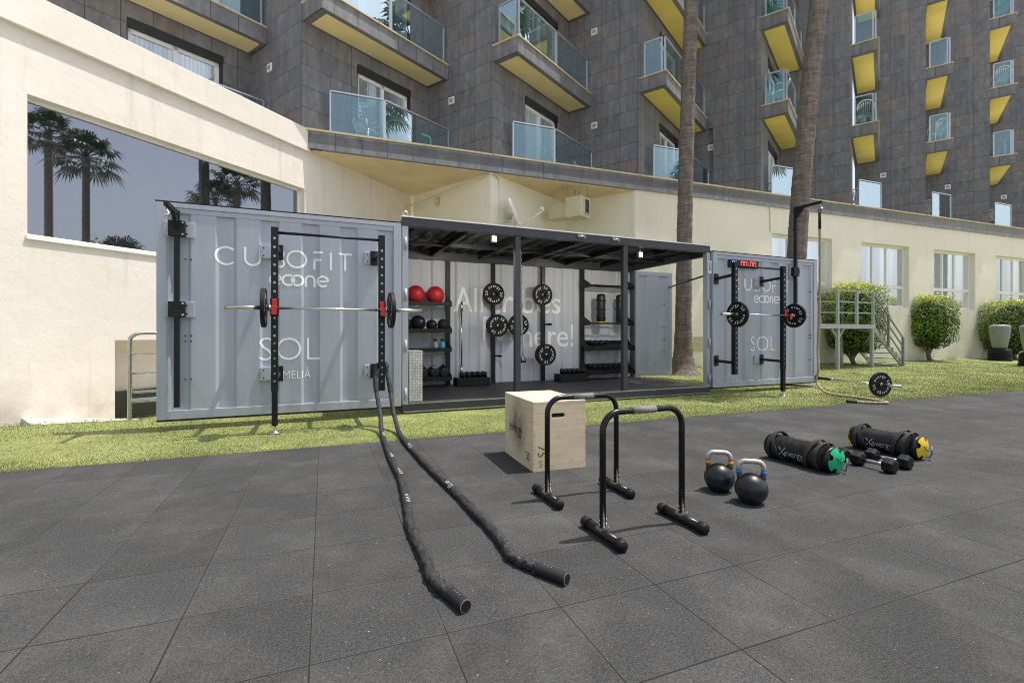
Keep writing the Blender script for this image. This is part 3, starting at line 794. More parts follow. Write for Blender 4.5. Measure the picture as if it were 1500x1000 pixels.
for u in (.0, CL-.085):
    p = MB(); p.box(u, u+.085, 0.001, .1, .15, CH-.13)
    for z in (.3, 1.0, 1.75, 2.5): p.cyl((u+.04, -.03, z-.09), (u+.04, -.03, z+.09), .02, n=10)
    p.build('corner_post', 'leaf_paint', cont)
tr = MB(); tr.box(-.02, CL+.02, -.012, .03, CH+.001, CH+.018); tr.build('roof_edge_trim', 'white_frame', cont)
tr = MB(); tr.box(.1, CL-.02, -.006, .03, .151, .165); tr.box(.02, CL, -.008, -.0005, .028, .045); tr.build('sill_trim', 'stainless', cont)
for u in (1.855, 3.96):
    p = MB(); p.box(u-.045, u+.045, .015, .1, .152, CH-.131); p.build('support_post', 'dark_paint', cont)
fl = MB(); fl.box(.09, CL-.02, .03, CD-.04, .13, .16); fl.build('floor', 'mat', cont)
# roof sheet: ribs run front to back
rf = MB(); prof = []; u = .02; k = 0
while u < CL-.02:
    for du, z in ((0, 0), (.09, 0), (.125, .04), (.215, .04)): prof.append((min(u+du, CL-.02), CH-.07+z))
    u += .25
vs = [(a, v, z) for v in (.1, CD-.1) for a, z in prof]; n = len(prof)
rf.add(vs, [(i, i+1, n+i+1, n+i) for i in range(n-1)]); rf.build('roof', 'black_steel', cont)
rb = MB()
for u in (1.0, 2.0, 3.0, 4.05, 5.0): rb.box(u-.03, u+.03, .1, CD-.1, CH-.17, CH-.075)
rb.box(.1, CL-.1, 1.2, 1.26, CH-.16, CH-.1); rb.build('roof_beam', 'black_steel', cont)
# eye bolts on the roof
eb = MB()
for u in (.02, CL-.06):
    eb.tube([(u+.03+.035*math.cos(a), .05, CH+.06+.035*math.sin(a)) for a in [2*math.pi*i/14 for i in range(14)]], .009, 8, closed=True); eb.cyl((u+.03, .05, CH), (u+.03, .05, CH+.03), .012, n=8)
eb.build('lifting_eye', 'steel', cont)

def corr_profile(u0, u1, ph, per=.494, rec=.2, sl=.035, deep=.028, right_first=True):
    """(u, depth) breaks: wide raised flats, narrow recesses"""
    pts = [(u0, 0.)]; c = ph
    while c-.2 > u0: c -= per
    while c < u1:
        for du, d in ((-sl/2, 0), (sl/2, deep), (rec-sl/2, deep), (rec+sl/2, 0)):
            if u0 < c+du < u1: pts.append((c+du, d))
        c += per
    pts.append((u1, pts[-1][1])); return sorted(pts)
def prof_at(p, u):
    for (a, d), (b, e) in zip(p, p[1:]):
        if a <= u <= b: return d+(e-d)*(u-a)/max(1e-9, b-a)
    return 0.
def corr_sheet(mb, prof, v, z0, z1, sgn=1):
    vs = [(u, v+sgn*d, z) for z in (z0, z1) for u, d in prof]; n = len(prof)
    mb.add(vs, [(i, i+1, n+i+1, n+i) for i in range(n-1)])
def paint_on(mb_flat, prof, v, name, mat, parent, lift=.003):
    """flat lettering (u, z) cut at the folds and laid on the corrugated sheet"""
    bm = bmesh.new()
    vv = [bm.verts.new((x, 0, z)) for x, z in mb_flat[0]]
    for f in mb_flat[1]:
        try: bm.faces.new([vv[i] for i in f])
        except ValueError: pass
    bmesh.ops.triangulate(bm, faces=bm.faces[:])
    for u, d in prof[1:-1]:
        bmesh.ops.bisect_plane(bm, geom=bm.verts[:]+bm.edges[:]+bm.faces[:], plane_co=(u, 0, 0), plane_no=(1, 0, 0), dist=1e-5)
    for w in bm.verts: w.co.y = v+prof_at(prof, w.co.x)-lift
    me = bpy.data.meshes.new(name); bm.to_mesh(me); bm.free(); me.materials.append(M[mat])
    o = bpy.data.objects.new(name, me); COL.objects.link(o); o.parent = parent; return o
class Flat:
    def __init__(s): s.v = []; s.f = []
    def __getitem__(s, i): return (s.v, s.f)[i]
    def add(s, vs, fs): o = len(s.v); s.v += list(vs); s.f += [tuple(o+i for i in f) for f in fs]
    def stroke(s, pts, w, closed=False):
        pts = [V3((a, b, 0)) for a, b in pts]; n = len(pts); vs = []
        for i in range(n):
            t = (pts[(i+1) % n]-pts[i-1]) if closed else (pts[min(i+1, n-1)]-pts[max(i-1, 0)])
            t.normalize(); m = V3((-t.y, t.x, 0))*w/2
            vs += [(pts[i]+m)[:2], (pts[i]-m)[:2]]
        s.add(vs, [(2*i, 2*i+1, 2*((i+1) % n)+1, 2*((i+1) % n)) for i in range(n if closed else n-1)])
    def text(s, body, x0, x1, y0, h, off=0., cap='A'): textfit(s, body, x0, x1, y0, h, lambda a, b: (a, b), off, cap)
def arc(cx, cy, rx, ry, a0, a1, n=20): return [(cx+rx*math.cos(R(a0+(a1-a0)*i/n)), cy+ry*math.sin(R(a0+(a1-a0)*i/n))) for i in range(n+1)]
def brand(o, par, prof, v):
    """hotel and gym lettering, o = u of the left edge of the first word"""
    f = Flat(); w = .026; z0, z1 = 2.055, 2.3; zc = (z0+z1)/2; h = (z1-z0)/2
    f.stroke(arc(o+.125, zc, .115, h-w/2, 45, 315), w)                                        # C
    f.stroke([(o+.34, z1), (o+.34, zc-.02)]+arc(o+.425, zc-.03, .085, h-.045, 180, 360)+[(o+.51, zc-.02), (o+.51, z1)], w)  # U
    for zz in (z1-w/2, zc, z0+w/2): f.stroke([(o+.63, zz), (o+.74, zz)], w)                   # B without its spine
    f.stroke(arc(o+.74, (z1+zc)/2, .045, h/2-w/4, 90, -90, 10), w); f.stroke(arc(o+.74, (z0+zc)/2, .052, h/2-w/4, 90, -90, 10), w)
    f.stroke(arc(o+.945, zc, .115, h-w/2, 0, 360, 32)[:-1], w, True)                          # O
    f.stroke([(o+1.15, z1-w/2), (o+1.27, z1-w/2)], w); f.stroke([(o+1.15, zc+.01), (o+1.25, zc+.01)], w); f.stroke([(o+1.163, zc+.02), (o+1.163, z0)], w)   # F
    f.stroke([(o+1.37, z1), (o+1.37, z0)], w)
    f.stroke([(o+1.47, z1-w/2), (o+1.65, z1-w/2)], w); f.stroke([(o+1.56, z1-w), (o+1.56, z0)], w)
    # second line: e, linked rings, n, e
    q = o+.62; zb, r = 1.815, .08; ww = .027
    def e_(c): f.stroke([(c-r+ww/2, zb+r), (c+r-ww/2, zb+r)], ww*.8); f.stroke(arc(c, zb+r, r-ww/2, r-ww/2, 0, 315), ww)
    e_(q+.07); f.stroke(arc(q+.225, zb+r, .07, r-ww/2, 0, 360, 24)[:-1], ww, True); f.stroke(arc(q+.335, zb+r, .07, r-ww/2, 0, 360, 24)[:-1], ww, True)
    f.stroke([(q+.435, zb), (q+.435, zb+.09)]+arc(q+.49, zb+.09, .055, .06, 180, 0, 10)+[(q+.545, zb)], ww); e_(q+.65)
    # third line
    zz = .83; f.text('SOL', o+.50, o+1.23, zz, .30, -.018)
    if o < 0: f.text('BY MELIĀ', o+.594, o+1.116, .588, .105, -.01)
    return paint_on(f, prof, v, 'lettering', 'white_paint', par)

def leaf(u0, u1, hinge_right, ph):
    """one long side door, hinged flat against the line of the front"""
    z0, z1 = .135, 2.785
    f = MB(); fw = .105
    f.box(u0, u0+fw, -.05, .05, z0, z1); f.box(u1-fw, u1, -.05, .05, z0, z1)
    f.box(u0+fw, u1-fw, -.05, .05, z0, z0+.11); f.box(u0+fw, u1-fw, -.05, .05, z1-.06, z1); f.box(u0+fw, u1-fw, -.04, .05, z1-.125, z1-.061)
    d = f.build('door', 'leaf_paint', cont, bevel=.005)
    pr = corr_profile(u0+fw, u1-fw, ph)
    s = MB(); corr_sheet(s, pr, -.036, z0+.11, z1-.125); s.box(u0+fw, u1-fw, .012, .03, z0+.11, z1-.125); s.build('panel', 'leaf_paint', d)
    e = MB(); e.box(u0, u1, -.045, .06, z0-.022, z0-.001); e.build('door_seal', 'rubber_black', d); e = MB(); e.box(u0-.01, u1+.01, -.05, .06, z1+.001, z1+.015); e.build('door_seal', 'rubber_black', d)
    return d, pr
dl, pl = leaf(-2.955, -.03, True, -1.83)
brand(-2.352, dl, pl, -.036)
dr, prr = leaf(5.975, 9.0, False, 6.62)
brand(6.50, dr, prr, -.036)
def plate_bracket(par, u, z, w=.24, h=.17):
    b = MB(); b.box(u-w/2, u+w/2, -.062, -.001, z-h/2, z+h/2); b.cur = 1
    for du in (-.08, .08):
        for dz in (-.05, .05): b.cyl((u+du, -.07, z+dz), (u+du, -.06, z+dz), .01, n=8)
    b.build('mounting_bracket', ['leaf_paint', 'black_steel'], par, bevel=.004)
for u in (-1.72, -.42):
    for z in (2.25, .66): plate_bracket(dl, u, z)
for u in (7.2,):
    for z in (2.22, .66): plate_bracket(dr, u, z)
for z in (2.46, 1.48): plate_bracket(dl, -2.72, z, .32, .19)
plate_bracket(dr, 8.24, 2.5, .2, .26)
# bolt holes left in the panels
for par, us in ((dl, (-2.63,)), (dr, (8.78,))):
    b = MB()
    for u in us:
        for z in (2.1, 1.16, 1.09, .62):
            for du in (-.03, .03): b.cyl((u+du, -.034, z), (u+du, -.052, z), .009, n=8)
    b.build('bolt_hole', 'black_steel', par)
# back wall
pb = corr_profile(.08, CL-.1, .32)
s = MB(); corr_sheet(s, pb, CD-.075, .14, CH-.2); bw = s.build('back_wall', 'inner', cont)
f = Flat()
f.text('All', 1.465, 2.10, 1.638, .50, .004); f.text('tribes', 2.24, 3.95, 1.638, .50, .004, cap='l')
f.text('Fit in', 2.10, 2.98, 1.05, .50, .004); f.text('here!', 2.98, 4.28, .90, .50, .004, cap='h')
paint_on(f, pb, CD-.075, 'lettering', 'white_paint', bw)
for u in (1.33, 2.30, 3.47, 4.47):
    p = MB(); p.box(u-.04, u+.04, CD-.16, CD-.085, .161, CH-.242); p.build('wall_post', 'black_steel', cont)
# left end wall
s = MB()
vs = [(.03+(.03 if (k//2) % 2 else 0), .1+(CD-.2)*k/23, z) for z in (.14, CH-.2) for k in range(24)]
s.add(vs, [(i, i+1, 24+i+1, 24+i) for i in range(23)]); s.build('end_wall', 'inner', cont)
# open end door folded back in line with the rear wall
f = MB(); u0, u1, z0, z1, v0 = 6.0, 7.12, .16, 2.7, CD-.04
for a in ((u0, u0+.09, z0, z1), (u1-.09, u1, z0, z1), (u0+.09, u1-.09, z0, z0+.1), (u0+.09, u1-.09, z1-.1, z1)): f.box(a[0], a[1], v0-.03, v0+.03, a[2], a[3])
ed = f.build('end_door', 'leaf_paint', cont, bevel=.005)
s = MB(); corr_sheet(s, corr_profile(u0+.09, u1-.09, 6.72, .6, .25), v0-.02, z0+.1, z1-.1); s.build('panel', 'leaf_paint', ed)
b = MB()
for z in (1.9, 1.35, 1.05, .75):
    for du in (-.03, .03): b.cyl((6.85+du, v0-.02, z), (6.85+du, v0-.034, z), .009, n=8)
b.build('bolt_hole', 'black_steel', ed)
b = MB(); b.cyl((6.98, v0-.05, 2.33), (CL-.05, .06, 2.33), .017, n=8); b.build('stay_bar', 'black_steel', cont)
# things fixed at the open end
b = MB(); b.box(CL-.08, CL-.0, -.03, -.001, 2.35, 2.6); b.build('junction_box', 'white_frame', cont)

# tread-plate cupboard inside the left front corner
t = thing('tread_plate_cupboard', 'silver diamond tread plate cupboard standing at the left front corner inside the container', 'cupboard', C(.11, .07, .166), CR)
b = MB(); b.box(0, .2, 0, .42, 0, .74); b.build('body', 'checker', t, bevel=.006)
b = MB(); 
for r_ in range(18):
    for c_ in range(5):
        for (x_, y_, ax) in ((.02+.04*c_, -.002, 0),):
            s_ = 1 if (r_+c_) % 2 else -1; z_ = .03+.04*r_
            b.tube([(x_-.014, -.001, z_-.012*s_), (x_, -.006, z_), (x_+.014, -.001, z_+.012*s_)], [.003, .008, .003], 6)
b.build('tread_pattern', 'checker', t)
b = MB(); b.box(-.004, .204, -.008, .424, .741, .765); b.build('lid', 'checker', t, bevel=.004)

# floodlights
def flood(u, v, z, label, first=None):
    if first: return dup(first, C(u, v, z), CR, label, 'floodlights under the container roof')
    t = thing('floodlight', label, 'floodlight', C(u, v, z), CR, 'floodlights under the container roof')
    b = MB(); b.box(-.048, .048, 0, .05, -.052, .052); b.build('housing', 'galv', t, bevel=.006)
    b = MB(); b.box(-.04, .04, -.006, -.001, -.044, .044); b.build('lens', 'lamp', t)
    b = MB(); b.box(-.015, .015, .01, .04, .053, .10); b.build('bracket', 'galv', t)
    return t
f0 = flood(1.455, .045, 2.69, 'small square floodlight glowing under the middle of the roof edge')
flood(4.44, .2, 2.66, 'small square floodlight near the open right end of the roof', f0)
for fo in [o_ for o_ in COL.objects if o_.name.startswith('floodlight')]:
    la = bpy.data.lights.new('lamp', 'AREA'); la.shape = 'SQUARE'; la.size = .12; la.energy = 20; la.color = (1, .95, .86)
    lo_ = bpy.data.objects.new('lamp', la); COL.objects.link(lo_); lo_.parent = fo; lo_.location = (0, .07, -.07)
    lo_.rotation_euler = V3((0, -.75, .66)).to_track_quat('Z', 'Y').to_euler()  # added fill light behind each floodlight, aimed back and down into the container
for u in (3.02, 3.72):
    t = thing('cable_clamp', 'small silver clamp on the roof edge, %s of two' % ('left' if u < 3.4 else 'right'), 'clamp', C(u, -.02, 2.84), CR, 'silver clamps on the roof edge')
    b = MB(); b.box(-.07, .07, -.02, .015, -.02, .02); b.cyl((-.05, -.03, .0), (.05, -.03, .0), .016, n=8); b.build('jaw', 'steel', t)

# ------------------------------------------------------------------ plates and bars
def ring_text(mb, body, r, size, z, flip=1, rot=0.0):
    n = len(body)
    widths = [glyphs(ch)[2]*size+size*.16 if ch != ' ' else size*.42 for ch in body]
    tot = sum(widths); a = R(rot)
    for ch, w in zip(body, widths):
        am = a-(w/2)/r; a -= w/r
        if ch == ' ': continue
        g_ = glyphs(ch); gw = g_[2]*size
        def fn(x, y):
            px, py = x*size-gw/2, y*size
            tx, ty = V3((math.sin(-am+math.pi/2), 0, 0)), 0
            rad = V3((math.cos(am), math.sin(am), 0)); tan = V3((math.sin(am), -math.cos(am), 0))
            p = rad*(r+py)+tan*px
            return V3((p.x, p.y*flip, z))
        mb.add([fn(x, y) for x, y in g_[0]], g_[1])
def make_plate(label, rad, th, words, group):
    t = thing('weight_plate', label, 'weight plate', group=group)
    h = th/2; b = MB()
    b.lathe([(.026, -h), (.05, -h), (.055, -h+.004), (rad*.42, -h+.008), (rad*.46, -h+.006), (rad*.9, -h+.006), (rad*.93, -h), (rad*.985, -h), (rad, -h+.007),
             (rad, h-.007), (rad*.985, h), (rad*.93, h), (rad*.9, h-.006), (rad*.46, h-.006), (rad*.42, h-.008), (.055, h-.004), (.05, h), (.026, h)], 40, smooth=False)
    b.build('disc', 'rubber_black', t)
    b = MB(); b.lathe([(.0, -h-.003), (.03, -h-.003), (.03, h+.003), (.0, h+.003)], 20); b.build('hub', 'stainless', t)
    b = MB()
    for z, fl in ((h-.004, 1), (-h+.004, -1)):
        for k in (0, 1): ring_text(b, words, rad*.60, rad*.34, z, fl, 90+70+180*k)
    b.build('lettering', 'white_paint', t)
    return t
def axis_rot(axis):                      # local Z turned to this world direction
    return V3((0, 0, 1)).rotation_difference(V3(axis)).to_euler()
thin = make_plate('thin plate', .23, .05, 'evergy 20', 'bumper plates lettered round the rim')
thick = make_plate('thick plate', .225, .12, 'evergy 25', 'bumper plates lettered round the rim')
fr_ = CR
def face(ax, spin=0.0): return (Matrix.Rotation(0, 3, 'Z') @ V3(ax).to_track_quat('Z', 'Y').to_matrix() @ Matrix.Rotation(R(spin), 3, 'Z')).to_euler()
thin.location = C(-1.745, -.775, 1.485); thin.rotation_euler = face(ud, 40); thin['label'] = 'black bumper plate on the left end of the barbell across the left door'
G = 'bumper plates lettered round the rim'
dup(thin, C(-.285, -.775, 1.485), face(ud, 100), 'black bumper plate on the right end of the barbell across the left door', G)
dup(thin, C(5.80, -.775, 1.53), face(-ud, 20), 'black bumper plate on the left end of the barbell across the right door', G)
dup(thin, C(7.28, -.775, 1.53), face(-ud, 130), 'black bumper plate on the right end of the barbell across the right door', G)
dup(thin, C(2.24, 2.12, 2.0), face(-vd, -20), 'black bumper plate highest on the left peg post of the back wall', G)
dup(thin, C(2.80, 2.12, 1.365), face(-vd, 0), 'black bumper plate half hidden behind the middle support post', G)
dup(thin, C(3.36, 2.12, 2.02), face(-vd, 50), 'black bumper plate highest on the right peg post of the back wall', G)
thick.location = C(2.26, 1.98, 1.35); thick.rotation_euler = face(-vd, 35); thick['label'] = 'thick stacked black plate below the highest one on the left peg post'
dup(thick, C(3.36, 1.98, .745), face(-vd, 70), 'thick stacked black plate low on the right peg post above the floor', G)
def pegs(u, zs, label, first=None):
    t = thing('plate_peg_set', label, 'plate pegs', C(u, CD-.16, 0), CR, 'plate pegs on the back wall posts')
    for dx, z, L in zs:
        b = MB(); b.cyl((dx, .0, z), (dx, -L, z), .024, n=12)
        if dx: b.cyl((0, -.0, z), (dx, -.0, z), .02, n=10)
        b.build('peg', 'black_steel', t)
pegs(2.30, [(-.0, 2.0, .3), (-.0, 1.35, .4), (.5, 1.365, .3), (.1, .72, .16)], 'black pegs on the left of the two plate posts in the container')
pegs(3.47, [(-.06, 2.02, .3), (.1, 1.39, .16), (-.06, .745, .4)], 'black pegs on the right of the two plate posts in the container')

def barbell(label, loc, rot, group, L=2.25, inner=1.31, tips=True):
    t = thing('barbell', label, 'barbell', loc, rot, group)
    b = MB(); b.cyl((-inner/2, 0, 0), (inner/2, 0, 0), .0145, n=12); b.build('shaft', 'steel', t)
    for s in (-1, 1):
        b = MB(); b.cyl((s*inner/2, 0, 0), (s*(inner/2+.03), 0, 0), .038, n=16); b.cyl((s*(inner/2+.03), 0, 0), (s*L/2, 0, 0), .025, n=16)
        b.cur = 1
        if tips: b.cyl((s*L/2, 0, 0), (s*(L/2+.004), 0, 0), .022, n=16)
        b.build('sleeve', ['steel', 'red_paint'], t)
    return t
b1 = barbell('steel barbell resting in red cups across the left container door', C(-1.015, -.775, 1.485), CR, 'barbells with bumper plates')
dup(b1, C(6.54, -.775, 1.53), CR, 'steel barbell resting in red cups across the right container door', 'barbells with bumper plates')
# landmine bar on the turf
p0, p1 = C(8.97, -.05, .22), V3((6.98, 8.55, .235)); mid = (p0+p1)/2; dv = (p1-p0).normalized()
lm = thing('landmine_bar', 'barbell pivoted at the foot of the right door, its far end lying on the turf', 'barbell', p0, 0)
b = MB(); L = (p1-p0).length
b.cyl(dv*.02, dv*.42, .028, n=12); b.cyl((0, -.02, -.05), (0, -.02, .06), .04, n=12); b.build('pivot_sleeve', 'black_steel', lm)
b = MB(); b.cyl(dv*.42, dv*(L-.5), .0145, n=12); b.cyl(dv*.41, dv*.45, .035, n=12); b.build('shaft', 'steel', lm)
b = MB(); b.cyl(dv*(L-.5), dv*L, .025, n=14); b.cyl(dv*(L-.53), dv*(L-.5), .038, n=14); b.build('sleeve', 'steel', lm)
pp = p0+dv*(L-.42); dup(thin, V3((pp.x, pp.y, pp.z+.0)), face(-(-dv), 0), 'black bumper plate standing on the turf at the end of the landmine bar', G)

# ------------------------------------------------------------------ squat racks on the two doors
def rack(label, u_leg, u_short, u_arm_leg, u_arm_short, arm_root, top):
    t = thing('squat_rack', label, 'squat rack', C(0, 0, 0), CR, 'squat racks bolted to the container doors')
    v = -.69
    for u, zb in ((u_leg, .5), (u_short, .45)):
        b = MB(); b.box(u-.038, u+.038, v-.038, v+.038, zb, top); b.cur = 1
        z = zb+.12; k = 0
        while z < top-.1:
            r = .011 if z < 1.15 else .016
            if not (1.4 < z < 1.66): b.cyl((u, v-.0385, z), (u, v-.0392, z), r, n=12); b.cyl((u, v+.0385, z), (u, v+.0392, z), r, n=12)
            z += .09 if z < 1.15 else .105
        b.cur = 0
        up = b.build('upright', ['black_steel', 'grey_hole'], t, bevel=.004)
        if u == u_leg:
            l = MB(); l.box(u-.032, u+.032, v-.032, v+.032, .09, .5); l.build('leg_extension', 'black_steel', up)
            l = MB(); l.cyl((u, v, .03), (u, v, .09), .012, n=8); l.cyl((u, v, .0), (u, v, .014), .075, .07, n=20); l.cyl((u, v, .014), (u, v, .03), .035, n=12); l.build('foot', 'stainless', up)
        for z in (2.25, .66):
            ua = u_arm_leg if u == u_leg else u_arm_short
            a = MB(); a.beam((ua, -.06, z), (u, v+.038, z), .05, .05); a.box(ua-.05, ua+.05, -.078, -.058, z-.1, z+.1); a.build('arm', 'black_steel', t, bevel=.004)
        c = MB(); zc = 1.5 if u_leg > 0 else 1.455
        c.box(u-.046, u+.046, v-.055, v-.04, zc-.06, zc+.15); c.box(u-.03, u+.03, v-.16, v-.056, zc-.045, zc-.012); c.box(u-.03, u+.03, v-.165, v-.145, zc-.012, zc+.05)
        c.cur = 1; c.box(u-.028, u+.028, v-.064, v-.056, zc-.04, zc+.14); c.box(u-.028, u+.028, v-.173, v-.166, zc-.05, zc+.05)
        c.build('bar_cup', ['black_steel', 'red_paint'], t, bevel=.003)
    p = MB(); p.cyl((min(u_leg, u_short)+.03, v, top-.06), (max(u_leg, u_short)-.03, v, top-.06), .017, n=12); p.build('pull_up_bar', 'black_steel', t)
    return t
rack('black squat rack with one grounded leg bolted to the left container door', -1.635, -.394, -1.62, -.41, 0, 2.45)
rack('black squat rack with one grounded leg bolted to the right container door', 7.08, 5.823, 7.27, 6.04, 0, 2.47)

def climb_pole(label, u, zb, zt, arm, hook):
    t = thing('climbing_pole', label, 'climbing pole', C(u, 0, 0), CR)
    v = -.10
    b = MB(); b.box(-.028, .028, v-.028, v+.028, zb, zt); b.build('pole', 'black_steel', t, bevel=.003)
    b = MB(); b.box(-.024, .024, v-arm, v-.029, zt-.06, zt-.008); b.add([(-.02, v-.03, zt-.06), (-.02, v-.2, zt-.06), (-.02, v-.03, zt-.25), (.02, v-.03, zt-.06), (.02, v-.2, zt-.06), (.02, v-.03, zt-.25)], [(0, 1, 2), (5, 4, 3), (0, 2, 5, 3), (1, 4, 5, 2), (0, 3, 4, 1)]); b.build('arm', 'black_steel', t, bevel=.003)
    b = MB(); b.tube([(0, v-arm+.04, zt-.06), (0, v-arm+.04, zt-.1), (.03, v-arm+.0, zt-.15), (0, v-arm-.02, zt-.18), (-.02, v-arm+.03, zt-.15)], .01, 8); b.build('hook', 'steel', t)
    for z in ((2.46, 1.48) if u < 0 else (2.5,)):
        b = MB(); b.box(-.085, .085, v-.034, v+.037, z-.095, z+.095); b.cur = 1
        for dz in (-.07, .07): b.cyl((.065, v-.035, z+dz), (.065, v-.042, z+dz), .012, n=8)
        b.build('clamp', ['black_steel', 'steel'], t, bevel=.004)
    return t
climb_pole('black sliding pole lowered against the outer edge of the left door', -2.735, .29, 2.68, .5, False)
climb_pole('tall black pole raised above the right door with an arm for the climbing rope', 8.24, 1.5, 3.87, .56, True)
# climbing rope
rp = thing('climbing_rope', 'pale natural rope hanging from the tall pole and trailing on the turf', 'rope', C(8.24, -.63, 0), 0)
o0 = rp.location
def rel(x, y, z): return (x-o0.x, y-o0.y, z)
top = C(8.24, -.62, 3.68)
pts = [rel(top.x, top.y, 3.3), rel(top.x, top.y, 2.4), rel(top.x-.02, top.y-.02, 1.5), rel(top.x-.07, top.y-.05, .9), rel(top.x-.12, top.y-.15, .5), rel(6.06, 9.50, .22), rel(6.06, 9.25, .06), rel(6.16, 9.0, .03), rel(6.28, 8.78, .025), rel(6.33, 8.55, .025), rel(6.36, 8.3, .025), rel(6.35, 8.1, .025), rel(6.26, 8.02, .025), rel(6.05, 8.05, .025), rel(5.86, 8.12, .025)]
def smooth_path(pts, m=8):
    P = [V3(p) for p in pts]; out = []
    for i in range(len(P)-1):
        a, b, c, d = P[max(i-1, 0)], P[i], P[i+1], P[min(i+2, len(P)-1)]
        for k in range(m):
            t = k/m; out.append(.5*((2*b)+(c-a)*t+(2*a-5*b+4*c-d)*t*t+(3*b-a-3*c+d)*t**3))
    return out+[P[-1]]
sp = smooth_path(pts, 14)
b = MB(); b.tube(sp, .022, 10, fn=lambda i, th: 1+.12*math.sin(3*th+i*1.1)); b.build('strand', 'rope', rp)
b = MB(); b.tube([rel(top.x, top.y, 3.3), rel(top.x, top.y, 3.62)], .028, 10); b.tube([rel(top.x+.03*math.cos(a), top.y, 3.66+.035*math.sin(a)) for a in [2*math.pi*i/12 for i in range(12)]], .009, 6, closed=True); b.build('eye_sleeve', 'matt_black', rp)
b = MB(); b.tube([rel(5.86, 8.12, .026), rel(5.72, 8.18, .026)], .026, 10); b.build('end_sleeve', 'matt_black', rp)

# timer
tm = thing('gym_timer', 'black digital gym clock with blue and red digits high on the right door', 'timer', C(6.36, -.09, 2.5), CR)
b = MB(); b.box(0, .80, 0, .045, 0, .15); b.build('case', 'matt_black', tm, bevel=.008)
SEG = {'0': 'abcdef', '8': 'abcdefg'}
def digit(mb, ch, x, z, w, h):
    t = .016; m = z+h/2
    L = {'a': (x, x+w, z+h-t, z+h), 'd': (x, x+w, z, z+t), 'g': (x, x+w, m-t/2, m+t/2), 'b': (x+w-t, x+w, m+.004, z+h-t-.003), 'c': (x+w-t, x+w, z+t+.003, m-.004), 'e': (x, x+t, z+t+.003, m-.004), 'f': (x, x+t, m+.004, z+h-t-.003)}
    for s in SEG[ch]: a = L[s]; mb.box(a[0], a[1], -.004, -.001, a[2], a[3])
b = MB(); digit(b, '8', .07, .03, .07, .1); b.box(.165, .18, -.004, -.001, .11, .13); b.build('round_digit', 'digit_blue', tm)
b = MB()
for x_ in (.30, .40, .55, .65): digit(b, '0', x_, .03, .075, .1)
for z_ in (.05, .095): b.box(.505, .52, -.004, -.001, z_, z_+.016)
b.build('time_digits', 'digit_red', tm)

# ------------------------------------------------------------------ shelves inside the container
def shelf_unit(label, u0, u1, levels, loc_v, left):
    t = thing('storage_shelf', label, 'shelf', C(0, 0, 0), CR)
    vb = CD-.165
    for z, dep, kind in levels:
        s = MB()
        if kind == 'tray':
            s.box(u0, u1, vb-dep, vb, z-.02, z); s.box(u0, u1, vb-dep-.012, vb-dep-.0005, z-.045, z+.035)
        elif kind == 'rail':
            s.cyl((u0, vb-dep+.02, z), (u1, vb-dep+.02, z), .016, n=10); s.cyl((u0, vb-.06, z), (u1, vb-.06, z), .016, n=10)
        else:                           # tilted dumbbell tray
            s.beam((u0, vb-dep+.02, z-.07), (u1, vb-dep+.02, z-.07), .02, .09); s.beam((u0, vb-dep*.5, z-.02), (u1, vb-dep*.5, z-.02), dep*.9, .02, (0, -.25, 1)); s.beam((u0, vb-.03, z+.06), (u1, vb-.03, z+.06), .02, .08)
        s.build('shelf', 'black_steel', t)
        for u in (u0, u1):
            b = MB(); h = .16 if kind != 'tilt' else .14
            pr = [(vb, z+h), (vb-.08, z+h), (vb-dep-.01, z+.035), (vb-dep-.01, z-.05), (vb, z-.05)] if kind != 'tilt' else [(vb, z+.2), (vb-.06, z+.2), (vb-dep*.6, z+.02), (vb-dep-.01, z-.03), (vb-dep-.01, z-.13), (vb-dep*.5, z-.13), (vb, z+.0)]
            w = .012; n = len(pr)
            vs = [(u+s_*w/2, a, c_) for s_ in (-1, 1) for a, c_ in pr]
            b.add(vs, [tuple(range(n)), tuple(range(2*n-1, n-1, -1))]+[(i, (i+1) % n, n+(i+1) % n, n+i) for i in range(n)]); b.build('bracket', 'black_steel', t)
    return t
shelf_unit('black steel shelves with balls and bottles at the left inside the container', .13, 1.29, [(1.76, .36, 'tray'), (1.245, .36, 'tray'), (.88, .34, 'tray'), (.33, .36, 'tray')], 0, True)
shelf_unit('black steel shelves with dumbbells and bags at the right inside the container', 4.43, 5.62, [(2.26, .34, 'rail'), (1.42, .34, 'rail'), (.93, .36, 'tilt'), (.40, .36, 'tilt')], 0, False)
def ball(name, label, cat, u, v, z, r, mat, mark, group):
    t = thing(name, label, cat, C(u, v, z), CR, group)
    b = MB(); b.sphere((0, 0, r), r, 28, 18); b.build('shell', mat, t)
    if mark:
        b = MB(); n = 10; vs = [(0, 0, 0)]
        q = V3((.25, -1, .25)).normalized(); q2 = q.cross(V3((0, 0, 1))).normalized(); q3 = q2.cross(q)
        c0 = V3((0, 0, r))
        vs = [c0+((q+q2*.2*math.cos(a)+q3*.15*math.sin(a)).normalized())*(r+.002) for a in [2*math.pi*i/n for i in range(n)]]
        b.add(vs, [tuple(range(n))]); b.build('mark', 'cloth_grey', t)
    else:
        b = MB()
        for a in (0, 60, 120):
            m = Matrix.Rotation(R(a), 3, 'Z')
            b.tube([V3((0, 0, r))+(m @ V3((math.cos(x)*r, 0, math.sin(x)*r))) for x in [2*math.pi*i/40 for i in range(40)]], .004, 5, closed=True)
        b.build('seam', mat, t)
    return t
ball('wall_ball', 'big red wall ball at the left of the top shelf', 'wall ball', .63, 2.07, 1.762, .172, 'red_ball', False, 'red wall balls')
